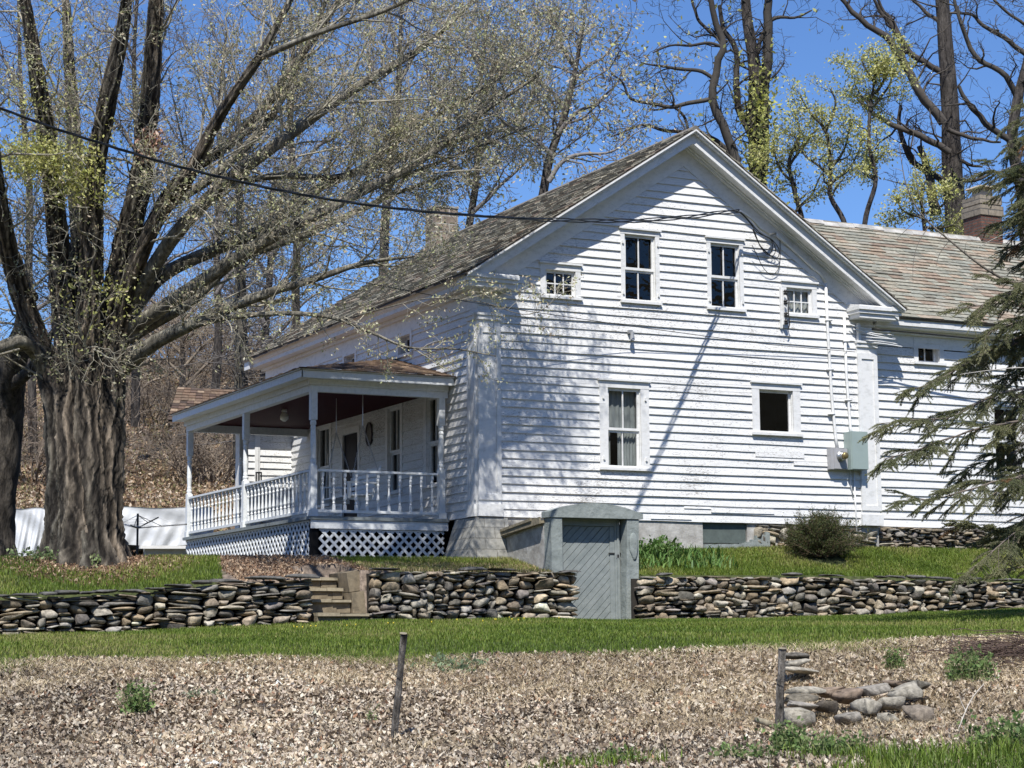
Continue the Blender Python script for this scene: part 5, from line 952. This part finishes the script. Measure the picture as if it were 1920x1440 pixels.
# bare dead branch crossing the wing roof
t = thing('dead_branch', tuple(at(1930, 560, 30)), 'long bare leaning branch crossing in front of the wing roof', 'branch')
P = path([(2050, 600, 30.5), (1915, 540, 30), (1850, 505, 29.8), (1780, 450, 29.7), (1730, 405, 29.6), (1700, 350, 29.5), (1690, 300, 29.5), (1686, 270, 29.5)]); Q = smooth_path(P, 30); out = [(2, Q, np.linspace(.035, .005, 30))]
for q_ in ([(1740, 415, 29.6), (1722, 360, 29.5), (1714, 290, 29.5), (1712, 240, 29.5)], [(1745, 420, 29.6), (1720, 460, 29.6), (1712, 500, 29.6), (1712, 530, 29.6)], [(1730, 405, 29.6), (1700, 430, 29.6), (1680, 450, 29.6)], [(1780, 450, 29.7), (1760, 480, 29.7), (1755, 500, 29.7)]): out.append((1, smooth_path(path(q_), 10), np.linspace(.008, .003, 10)))
grow(Q, np.full(30, .012), [.3], [26], (30, 80), rg4, .3, .2, .02, .003, out, None, .5, 4); build_twigs(out, 'branch_wood', t, (.12, .1, .085), (.26, .24, .2))
out = [(2, smooth_path(path([(1960, 415, 29.8), (1920, 428, 29.7), (1880, 440, 29.6), (1850, 455, 29.5), (1828, 468, 29.5)]), 10), np.linspace(.014, .005, 10)), (2, smooth_path(path([(1960, 690, 29.2), (1900, 690, 29), (1850, 695, 28.9), (1800, 702, 28.9)]), 10), np.linspace(.012, .004, 10))]
build_twigs(out, 'bare_twig', spr_t, (.4, .38, .35), (.48, .46, .42))
# --- bush by the foundation
bc = V3(6.97, -.75, 0); bz = float(ground_z(np.array([bc[0]]), np.array([bc[1]]))[0]); bs = thing('evergreen_bush', (bc[0], bc[1], bz), 'rounded dark evergreen bush with spiky shoots below the meter', 'bush')
out = []; tips = []; rg5 = np.random.default_rng(5)
for k in range(260):
    a = rg5.uniform(0, 6.28); el = rg5.uniform(.15, 1.5); v = V3(math.cos(a)*math.cos(el), math.sin(a)*math.cos(el), math.sin(el)); ln_ = rg5.uniform(.62, 1.0)*(1 if el < 1 else .95)*(1.1 if el < .8 else 1); p = V3(bc[0]+rg5.uniform(-.12, .12), bc[1]+rg5.uniform(-.1, .1), bz); pts = [p]
    for s_ in range(5): v = v+rg5.normal(size=3)*.1+V3(0, 0, .03); v /= np.linalg.norm(v); pts.append(pts[-1]+v*V3(1.0, .8, 1.0)*ln_/5)
    pts = np.array(pts); out.append((2, pts, np.linspace(.008, .003, 6))); grow(pts, np.linspace(.006, .003, 6), [.2], [12], (25, 65), rg5, .3, .15, .05, .002, out, tips, .6, 4)
TT = np.concatenate([q_[rg5.integers(0, len(q_), 14)]+rg5.normal(size=(14, 3))*.018 for q_ in tips]); v, f, c = leaf_quads(TT, .032, rg5, [(.045, .065, .02), (.07, .09, .025), (.10, .12, .035), (.035, .05, .018)], -.3, .45)
npmesh('foliage', v, f, LEAF, bs, c)['kind'] = 'stuff'; build_twigs(out, 'stems', bs, (.16, .1, .07), (.2, .15, .1))
# --- grass and litter
def blades(name, label, X, Y, length, width, pal_, seed, lean=.35, kind='stuff', cat='grass', zoff=0, zs=None):
    r = np.random.default_rng(seed); n = len(X); Z = (ground_z(X, Y) if zs is None else zs)-.01+zoff; a = r.uniform(0, 6.28, n); ln = length*r.uniform(.5, 1.3, n); d = np.stack([np.cos(a), np.sin(a), 0*a], 1); la = np.stack([np.cos(a+1.57+r.normal(size=n)*.4), np.sin(a+1.57), 0*a], 1)*(lean*ln*r.uniform(.2, 1.6, n))[:, None]
    P = np.stack([X, Y, Z], 1); w_ = (width*r.uniform(.6, 1.3, n))[:, None]; Mi = P+la*.35+np.array([0, 0, 1])*(ln*.6)[:, None]; T = P+la+np.array([0, 0, 1])*(ln*.92)[:, None]
    V = np.stack([P-d*w_, P+d*w_, Mi+d*w_*.7, Mi-d*w_*.7, T], 1).reshape(-1, 3); b = np.arange(n)[:, None]*5; F4 = b+np.array([0, 1, 2, 3]); F3 = b+np.array([3, 2, 4])
    pt = .5+.5*vnoise(np.stack([X, Y, 0*X], 1), 1.1, seed); pal_ = np.array(pal_); ci = np.clip((pt*len(pal_)+r.normal(size=n)*.9).astype(int), 0, len(pal_)-1); c = pal_[ci]*r.uniform(.75, 1.3, (n, 1))
    o = npmesh(name, V, [F4, F3], GRASS, None, np.repeat(c, 5, 0)); tag(o, label, cat, kind=kind); return o
GP = [(.075, .125, .015), (.11, .17, .02), (.15, .215, .028), (.21, .25, .045), (.29, .27, .10)]
def scat(n, xa, xb, ya, yb, seed): r = np.random.default_rng(seed); return r.uniform(xa, xb, n), r.uniform(ya, yb, n), r
def qp(X, Y): return (X-CAM[0])*HX+(Y-CAM[1])*HY, (X-CAM[0])*HY-(Y-CAM[1])*HX
X, Y, r = scat(520000, -13, 14, -13.5, -2.25, 1); q_, p_ = qp(X, Y); ed = 24.9+.45*np.sin(X*1.3)+.3*np.sin(X*3.1+Y)+r.normal(size=len(X))*.22; k = (q_ > ed) & (np.abs(p_) < q_*.30+.6)
X, Y = X[k], Y[k]; print('lawn', len(X)); blades('lawn_grass', 'bright green lawn strip between leaf bank and stone walls', X, Y, .062, .0045, GP, 2)
X, Y, r = scat(150000, -13, -3.0, -1.95, 4.0, 3); k = ~((X > -4.9+.3*Y) & (X < -2.9)) & (np.hypot(X+7.2, Y-.2) > .95+.35*r.random(len(X))) & ~((X > PX-.15) & (Y > PY0-.1)); X, Y = X[k], Y[k]
X2, Y2, r = scat(130000, 2.3, 14.5, -1.95, -.02, 4); X3, Y3, r = scat(26000, -3.0, .5, -1.95, -.2, 5); k = r.random(len(X3)) < np.clip(.25+(-Y3-1.95+1.2)*.0+.9*(Y3 > -1.0), 0, 1); X3, Y3 = X3[k], Y3[k]
kk = np.hypot(X2-bc[0], (Y2-bc[1])) > .5; X2, Y2 = X2[kk], Y2[kk]
blades('terrace_grass', 'grass of the raised terrace above the stone walls', np.concatenate([X, X2, X3]), np.concatenate([Y, Y2, Y3]), .08, .005, GP, 6)
X, Y, r = scat(9000, -3.0, .55, -2.0, -.9, 7); blades('dry_grass', 'dry tan grass fringe above the middle wall', X, Y, .07, .005, [(.42, .33, .17), (.5, .42, .24), (.3, .24, .13)], 8, .9)
X, Y, r = scat(700, 2.35, 4.7, -1.5, -.1, 9); kk = (Y < -.1-.25*abs(X-3.4)) ; X, Y = X[kk], Y[kk]; blades('lily_leaves', 'clump of broad green lily leaves against the foundation', X, Y, .23, .017, [(.07, .15, .03), (.10, .20, .05), (.15, .24, .07)], 10, .8, cat='plants')
X, Y, r = scat(110000, -16, 2, -22, -15, 11); q_, p_ = qp(X, Y); k = (q_ > 14.5) & (q_ < 17.0+.7*vnoise(np.stack([X, Y, 0*X], 1), 1.2, 3)+r.normal(size=len(X))*.25+np.clip(p_*.16, -.6, .45)-.15) ; k = k & (vnoise(np.stack([X, Y, 0*X], 1), 2.2, 14)*1.5+.26*p_+r.normal(size=len(X))*.15 > .45); X, Y, p_ = X[k], Y[k], p_[k]; blades('verge_grass', 'taller grass along the bottom right of the picture', X, Y, .10+.14*np.clip((p_+.5)/2, 0, 1)*(.6+.6*vnoise(np.stack([X, Y, 0*X], 1), 2.5, 8)), .005, GP[:4], 12, .5)
# leaf litter
n = 200000; r = np.random.default_rng(21); q_ = r.uniform(14.8, 25.6, n); p_ = r.uniform(-1, 1, n)*(q_*.29+.5); X = CAM[0]+q_*HX+p_*HY; Y = CAM[1]+q_*HY-p_*HX
k = q_ < 25.2+.45*np.sin(X*1.3)+.3*np.sin(X*3.1+Y)+r.normal(size=n)*.3; X, Y, q_ = X[k], Y[k], q_[k]; n = len(X); Z = ground_z(X, Y)+r.uniform(0, .035, n)
a = r.uniform(0, 6.28, n); ti = r.normal(size=n)*.7; A = np.stack([np.cos(a)*np.cos(ti), np.sin(a)*np.cos(ti), np.sin(ti)], 1); Bv = np.cross(A, np.stack([r.normal(size=n)*.5, r.normal(size=n)*.5, np.ones(n)], 1)); Bv /= np.linalg.norm(Bv, axis=1, keepdims=True); N_ = np.cross(A, Bv)
s = (.027*r.uniform(.35, 1.7, n))[:, None]; C_ = np.stack([X, Y, Z], 1); cu = r.uniform(-.1, .6, n)[:, None]
V = np.stack([C_-A*s, C_-A*s*.3+Bv*s*.55+N_*s*cu, C_+A*s*.5+Bv*s*.4+N_*s*cu*.6, C_+A*s*1.1-N_*s*cu*.5, C_+A*s*.3-Bv*s*.6+N_*s*cu, C_-A*s*.5-Bv*s*.45+N_*s*cu*.7], 1).reshape(-1, 3); b = np.arange(n)[:, None]*6; F = np.concatenate([b+np.array([0, 1, 2, 3]), b+np.array([0, 3, 4, 5])])
pal_ = np.array([(.57, .46, .32), (.71, .60, .45), (.42, .325, .22), (.88, .78, .62), (.19, .14, .095), (.63, .52, .41), (.075, .057, .04), (.44, .26, .16)]); c = pal_[r.choice(len(pal_), n, p=[.18, .18, .15, .13, .13, .12, .08, .03])]*r.uniform(.7, 1.2, (n, 1)); wv = .80+.4*vnoise(np.stack([X, Y, 0*X], 1), .8, 9)[:, None]
tag(npmesh('leaf_litter', V, F, LITTER, None, np.repeat(np.clip(c*wv, 0, .8), 6, 0)), 'brown fallen leaves covering the bank in front', 'leaf litter', kind='stuff')
X, Y, r = scat(200000, -16, 4, -20, -7, 22); q_, p_ = qp(X, Y); f_ = vnoise(np.stack([X, Y, 0*X], 1), .7, 31); k = (q_ > 17) & (q_ < 25.3) & (f_+.2*(q_-21.5)+.12*p_*.4+r.normal(size=len(X))*.15 > -.08); X, Y = X[k], Y[k]
blades('straw', 'flattened straw coloured dead grass on the bank', X, Y, .10, .0032, [(.70, .58, .36), (.82, .70, .47), (.58, .46, .28), (.44, .35, .22)], 23, 2.2, cat='dry grass')
n = 26000; X, Y, r = scat(n, -9.5, -4.8, -1.9, 3.5, 24); k = np.hypot((X+7.2)*.8, Y-.1) < 1.25+.35*r.random(n); n2 = 16000; X2, Y2, r2_ = scat(n2, -5.2, -2.7, -2, 1.5, 25); k2 = (X2 > -4.9+.3*Y2) & (X2 < -2.9); X = np.concatenate([X[k], X2[k2]]); Y = np.concatenate([Y[k], Y2[k2]]); C_ = np.stack([X, Y, ground_z(X, Y)+.015], 1)
v, f, c = leaf_quads(C_, .055, rg, [(.4, .28, .18), (.5, .38, .26), (.28, .17, .1), (.2, .13, .09)]); tag(npmesh('leaf_litter', v, f, LITTER, None, c), 'dead leaves round the maple base and on the path', 'leaf litter', kind='stuff')
hq = rg.uniform(42, 116, 230000); hp = -hq*rg.uniform(.07, .31, 230000); hx = CAM[0]+hq*HX+hp*HY; hy = CAM[1]+hq*HY-hp*HX; kk = hy > 13.5; hx = hx[kk]; hy = hy[kk]; C_ = np.stack([hx, hy, ground_z(hx, hy)+.05], 1); v, f, c = leaf_quads(C_, .13, rg, [(.34, .23, .14), (.42, .30, .19), (.20, .13, .085), (.23, .21, .10), (.56, .46, .35)]); tag(npmesh('hill_litter', v, f, LITTER, None, c), 'leaf strewn hillside behind the yard', 'leaf litter', kind='stuff')
r = np.random.default_rng(88); out = []
for k in range(420):
    q1 = r.uniform(16.5, 24.8); p1 = r.uniform(-1, 1)*q1*.28; x, y = CAM[0]+q1*HX+p1*HY, CAM[1]+q1*HY-p1*HX; z = float(ground_z(np.array([x]), np.array([y]))[0])+.035; a = r.uniform(0, 6.28); l = r.uniform(.05, .28); v = V3(math.cos(a), math.sin(a), r.normal()*.12)*l
    out.append((1, np.array([(x, y, z)-v, (x, y, z+.015)+r.normal(size=3)*.01, (x, y, z)+v]), np.array([.005, .004, .002])*r.uniform(.5, 1.3)))
tag(build_twigs(out, 'fallen_twigs', None, (.1, .075, .055), (.3, .24, .18)), 'small broken twigs scattered over the leafy bank', 'twigs', kind='stuff')
# weeds as small plants
def weed(px, py, d, rad, h, n, lab, seed, pal_=((.12, .2, .06), (.17, .26, .08), (.24, .3, .12)), size=.05, cat='weed'):
    c_ = at(px, py, d); r = np.random.default_rng(seed); gz = float(ground_z(np.array([c_[0]]), np.array([c_[1]]))[0]); t = thing('weed_plant', (c_[0], c_[1], gz), lab, cat, 'weeds on the leafy bank')
    out = []; L_ = []
    for k in range(max(4, n//14)):
        a = r.uniform(0, 6.28); x, y = c_[0]+math.cos(a)*rad*r.random(), c_[1]+math.sin(a)*rad*r.random(); g_ = float(ground_z(np.array([x]), np.array([y]))[0]); hh = h*r.uniform(.5, 1.1); q_ = np.array([(x, y, g_), (x+r.normal()*.02, y+r.normal()*.02, g_+hh*.5), (x+r.normal()*.05, y+r.normal()*.05, g_+hh)]); out.append((1, q_, np.array([.004, .003, .002])))
        for j in range(14): u = r.random(); L_.append(q_[0]*(1-u)+q_[2]*u+r.normal(size=3)*size*.5)
    v, f, c = leaf_quads(np.array(L_), size, r, pal_, -.1, .6); npmesh('foliage', v, f, LEAF, t, c); build_twigs(out, 'stems', t, (.12, .15, .06), (.2, .2, .1))
weed(258, 1335, 21, .16, .32, 600, 'upright leafy weed at the lower left of the bank', 1); weed(850, 1255, 24.2, .5, .10, 420, 'low spreading grey green weed patch at the lawn edge', 2, ((.2, .27, .15), (.26, .33, .19)), .055); weed(1678, 1262, 23, .13, .26, 500, 'small bushy green weed above the rock pile', 3, size=.04)
weed(1820, 1305, 22, .3, .34, 1000, 'wider green tuft right of the rock pile', 4, size=.05); weed(1480, 1405, 17.5, .2, .26, 700, 'leafy green weed at the foot of the right stake', 5, size=.05); weed(1560, 1430, 16.8, .35, .2, 700, 'low leafy weed at the bottom edge right of the stake', 6, size=.05); weed(700, 1330, 20.5, .1, .18, 60, 'thin sparse sprout just left of the split stake', 7, size=.03)
weed(1228, 1030, 37.2, .5, .28, 900, 'broad leaved green plants beside the grey cellar entrance', 30, ((.07, .15, .03), (.11, .21, .05), (.16, .25, .08)), .09, 'garden plants')
weed(175, 1045, 32.3, .25, .22, 160, 'pale green shoots at the foot of the maple', 8, ((.3, .34, .16), (.2, .27, .1)), .07); weed(70, 1052, 32.3, .5, .18, 260, 'green leaf tuft left of the maple roots', 9, ((.15, .22, .09), (.24, .3, .14)), .08)
weed(1890, 1395, 17.5, .4, .3, 900, 'tall leafy weeds in the bottom right corner', 10, size=.06); weed(380, 1300, 22, .25, .08, 160, 'faint flat weed patch in the left leaves', 11, ((.2, .25, .14), (.28, .3, .2)), .04)
# dandelions
X, Y, r = scat(20, -5.2, 0, -4.6, -2.8, 40); m = MB()
for x, y, z in zip(X, Y, ground_z(X, Y)): m.lathe(x, y, [(z+.03, .004), (z+.05, .012), (z+.06, .009)], 6)
tag(m.build('dandelions', plain('dandelion_yellow', (.75, .6, .05), .6, .1)), 'tiny yellow dandelions dotting the lawn by the steps', 'flowers', kind='stuff')
# ------------------------------------------------------------------ stakes and rocks
def stake(b, tpx, lab, r0, seed):
    q_ = [at(*b), at(*tpx)]; P = [q_[0]-(q_[1]-q_[0])*.12]+[q_[0]+(q_[1]-q_[0])*t+rg.normal(size=3)*.006 for t in (0, .25, .5, .75, 1)]
    t = thing('fence_post', tuple(q_[0]), lab, 'stake', 'old wooden stakes on the bank'); barky([(np.array(P), [r0*1.05, r0, r0*.95, r0*.85, r0*.9], 40, None)], 'weathered_wood', t, ((.42, .39, .34), (.17, .155, .135), (.5, .46, .4)), 16, .13, seed)
    m = MB(); dv = (q_[1]-q_[0]); dv /= np.linalg.norm(dv); c_ = q_[1]; a = np.cross(dv, V3(0, 1, 0)); a /= np.linalg.norm(a); bb = np.cross(dv, a); n = 14; m.add([c_+r0*.97*(a*math.cos(2*math.pi*i/n)+bb*math.sin(2*math.pi*i/n))+dv*.004 for i in range(n)], [tuple(range(n))]); m.build('cut_end', OLDW, t)
    m = MB(); c_ = q_[0]+(q_[1]-q_[0])*.62; m.tube([c_+r0*1.15*(a*math.cos(2*math.pi*i/12)+bb*math.sin(2*math.pi*i/12)) for i in range(13)], .003, 5); m.build('wire_loop', IRON, t)
stake((739, 1396, 19.2), (756, 1188, 19.0), 'tall leaning grey stake left of centre on the leaf bank', .038, 60); stake((1462, 1372, 19.6), (1467, 1216, 19.5), 'upright weathered stake standing left of the rock pile', .042, 61)
rocks = [(1492, 1228, 22.6, .16, .1, .035, 'thin dark slab topping the small slab stack behind the right stake'), (1494, 1242, 22.5, .13, .1, .03, 'second pale slab of the small stack behind the stake'), (1500, 1256, 22.4, .17, .12, .03, 'lowest slab of the small stack behind the stake'),
 (1507, 1292, 20.6, .17, .13, .035, 'pale flat slab just right of the stake'), (1498, 1308, 20.4, .14, .12, .04, 'dark wedge rock touching the right stake'), (1502, 1322, 20.2, .15, .12, .035, 'lichen spotted flat rock above the big boulder'), (1502, 1347, 19.9, .14, .12, .10, 'big pale boulder at the foot of the right stake'),
 (1555, 1298, 20.7, .10, .1, .05, 'small tan wedge rock left of the brown rounded rock'), (1548, 1324, 20.3, .10, .08, .06, 'tilted dark shard in the middle of the pile'), (1588, 1305, 20.6, .13, .11, .075, 'brown rounded rock at the centre of the pile'), (1640, 1292, 20.8, .17, .12, .045, 'long grey flat rock leaning up to the right'),
 (1683, 1282, 21.0, .16, .12, .035, 'reddish flat slab along the back of the pile'), (1722, 1283, 21.1, .13, .11, .05, 'dark slab at the back right end of the pile'), (1692, 1296, 20.7, .16, .12, .075, 'large smooth pale rock on the right of the pile'), (1628, 1322, 20.2, .13, .11, .075, 'light grey boulder at the front centre of the pile'),
 (1665, 1318, 20.3, .12, .1, .06, 'pale flat boulder right of the front centre one'), (1592, 1345, 19.9, .12, .1, .05, 'tan angular rock half buried at the front left'), (1663, 1345, 19.9, .09, .08, .045, 'small yellowish rock at the front between boulders'), (1722, 1335, 20.0, .12, .1, .07, 'tan rounded rock at the front right end')]
rp = [(.30, .275, .235), (.25, .23, .195), (.34, .31, .25), (.22, .185, .145), (.36, .32, .245)]
weed(1390, 1432, 16.6, .3, .14, 320, 'low weed clump left of the right stake at the bottom edge', 13, size=.045); weed(1145, 1436, 16.5, .35, .12, 300, 'sparse weed clump at the bottom edge near the middle', 14, size=.045)
for k, (x, y, d, a, b_, h, lab) in enumerate(rocks):
    c_ = at(x, y, d); dark = 'dark' in lab; col = np.array(rp[k % 5])*(.5 if dark else 1.1); 
    if 'red' in lab or 'brown' in lab: col = np.array((.25, .19, .14))
    if 'pale' in lab or 'light' in lab: col = np.array((.38, .35, .285))
    p_ = stone_pts(a*1.32, b_*1.3, h*1.25, 900+k, .22, .42); an = .18*math.sin(k*2.1); R2 = np.array([[math.cos(an), 0, -math.sin(an)], [0, 1, 0], [math.sin(an), 0, math.cos(an)]]); p_ = p_@R2.T
    cc = np.clip(col*(1+.3*vnoise(p_, 14, k)[:, None]), .02, .7); o = npmesh('rock', p_, ICO3[1], STONE, None, cc); o.location = (c_[0], c_[1], c_[2]-h*.15); tag(o, lab, 'rock', 'loose rocks on the leafy bank')
m = MB(); a_, b_ = at(1418, 1350, 19.8), at(1452, 1362, 19.6); m.tube([a_, a_*.5+b_*.5+V3(0, 0, .01), b_], [.03, .032, .028], 10); tag(m.build('cut_log', OLDW, None, True), 'short pale cut log lying left of the right stake', 'log')
out = [(1, smooth_path(path([(758, 1382, 19.2), (780, 1378, 19.4), (806, 1368, 19.6)]), 8), np.linspace(.012, .008, 8))]; tag(build_twigs(out, 'fallen_stick', None, (.12, .1, .08), (.2, .17, .14)), 'short dark stick on the leaves right of the tall stake', 'stick')
out = [(1, smooth_path(path([(1788, 1400, 19), (1800, 1360, 19.2), (1822, 1310, 19.4), (1845, 1282, 19.6)]), 8), np.linspace(.010, .005, 8)), (1, path([(1812, 1335, 19.3), (1803, 1318, 19.4), (1800, 1308, 19.4), (1798, 1300, 19.4)]), np.linspace(.006, .003, 4))]; tag(build_twigs(out, 'bare_stick', None, (.4, .36, .3), (.5, .46, .4)), 'thin pale forked stick leaning in front of the right tuft', 'stick')
bp = at(1890, 1225, 23.5); n = 900; r = np.random.default_rng(70); out = []
for k in range(260): a = r.uniform(0, 6.28); c_ = bp+V3(r.normal()*.45, r.normal()*.35, 0); z = float(ground_z(np.array([c_[0]]), np.array([c_[1]]))[0])+.03+abs(r.normal())*.08*math.exp(-((c_[0]-bp[0])**2)); v = V3(math.cos(a), math.sin(a), r.normal()*.15)*r.uniform(.12, .4); out.append((1, np.array([(c_[0], c_[1], z)-v, (c_[0], c_[1], z+.03), (c_[0], c_[1], z)+v]), np.array([.005, .006, .003])))
tag(build_twigs(out, 'brush_pile', None, (.08, .055, .045), (.16, .11, .085)), 'dark heap of cut brush at the right edge of the bank', 'brush pile')
# ------------------------------------------------------------------ yard things behind
t = thing('clothes_dryer', tuple(at(258, 1045, 38.5)), 'rotary clothes dryer with dark pole and bare arms behind the maple', 'clothes dryer')
hd = at(258, 990, 38.5); m = MB(); m.tube([hd+V3(0, 0, -1.0), hd+V3(0, 0, .28)], .022, 8); m.build('pole', IRON, t)
for k, (x, y, d) in enumerate([(350, 983, 38.0), (196, 973, 38.4), (297, 970, 39.4), (245, 985, 37.3)]):
    m = MB(); e_ = at(x, y, d); m.tube([hd, e_], .014, 6); m.tube([hd+V3(0, 0, .25), hd+(e_-hd)*.5], .007, 5); m.build('arm', IRON if k != 1 else TRIM, t)
m = MB(); ee = [at(x, y, d) for x, y, d in [(350, 983, 38.0), (297, 970, 39.4), (196, 973, 38.4), (245, 985, 37.3)]]
for s_ in (1, .75, .5):
    for i in range(4): A_, B_ = hd+(ee[i]-hd)*s_, hd+(ee[(i+1) % 4]-hd)*s_; m.tube([A_, (A_+B_)/2-V3(0, 0, .03), B_], .003, 4)
m.build('lines', TRIM, t)
def drape(name, P00, P10, top, bot, thick, label, cat, folds, seed, slant=0):
    A_, B_ = np.array(P00), np.array(P10); n, k = 60, 24; U, T_ = np.meshgrid(np.linspace(0, 1, n), np.linspace(0, 1, k)); dv = B_-A_; dn = np.cross(dv/np.linalg.norm(dv), V3(0, 0, 1)); base = A_[None, None]+dv[None, None]*U[..., None]
    z = top+(bot-top)*T_; w_ = folds*(np.sin(U*22+T_*5+np.sin(T_*4+U*3)*1.5)*.4*T_+.4*np.sin(T_*9-U*8)*(1-T_)+.3*np.sin(U*55+T_*9)*T_); f_ = base+dn*(w_+T_*slant)[..., None]; f_[..., 2] = z+.02*np.sin(U*9); bk = base-dn*thick; bk[..., 2] = z
    V = np.concatenate([f_.reshape(-1, 3), bk.reshape(-1, 3)]); i = np.arange(n*k).reshape(k, n); F = np.stack([i[:-1, :-1], i[:-1, 1:], i[1:, 1:], i[1:, :-1]], -1).reshape(-1, 4); N0 = n*k; F2 = F[:, ::-1]+N0
    T2 = np.stack([i[0, :-1], i[0, 1:], i[0, 1:]+N0, i[0, :-1]+N0], -1); S1 = np.stack([i[:-1, 0], i[1:, 0], i[1:, 0]+N0, i[:-1, 0]+N0], -1); S2 = np.stack([i[:-1, -1], i[1:, -1], i[1:, -1]+N0, i[:-1, -1]+N0], -1)
    return npmesh(name, V, np.concatenate([F, F2, T2, S1, S2]), TARP, None, smooth=True)
zz = lambda x, y, d: at(x, y, d)[2]
o = drape('draped_tarp', at(-14, 1000, 43), at(83, 1000, 43.3), zz(40, 951, 43), zz(40, 1042, 43), .8, '', '', .13, 1, .2); tag(o, 'silvery white tarp hanging in folds left of the maple trunk', 'tarp')
t = thing('tarped_shed', tuple(at(290, 1040, 45)), 'long low white covered shelter between the maple and the porch', 'shelter')
o = drape('cover', at(185, 1000, 45), at(400, 1000, 45.5), zz(290, 949, 45), zz(290, 1022, 45), 2.2, '', '', .08, 2, .08); o.parent = t; o.matrix_parent_inverse = Matrix.Translation(-Vector(t['_o']))
m = MB(); A_, B_ = at(262, 1026, 44.8), at(405, 1026, 45.3); m.bar(A_, B_, (0, .06, 0), (0, 0, .035)); m.build('ledge', TRIM, t); m = MB(); m.bar(at(270, 1050, 44.9), at(405, 1050, 45.4), (0, .05, 0), (0, 0, .26)); m.build('skirt_panel', plain('pale_panel', (.5, .53, .52), .7, .2, 2), t)
for o in SC.objects:
    if '_o' in o: del o['_o']
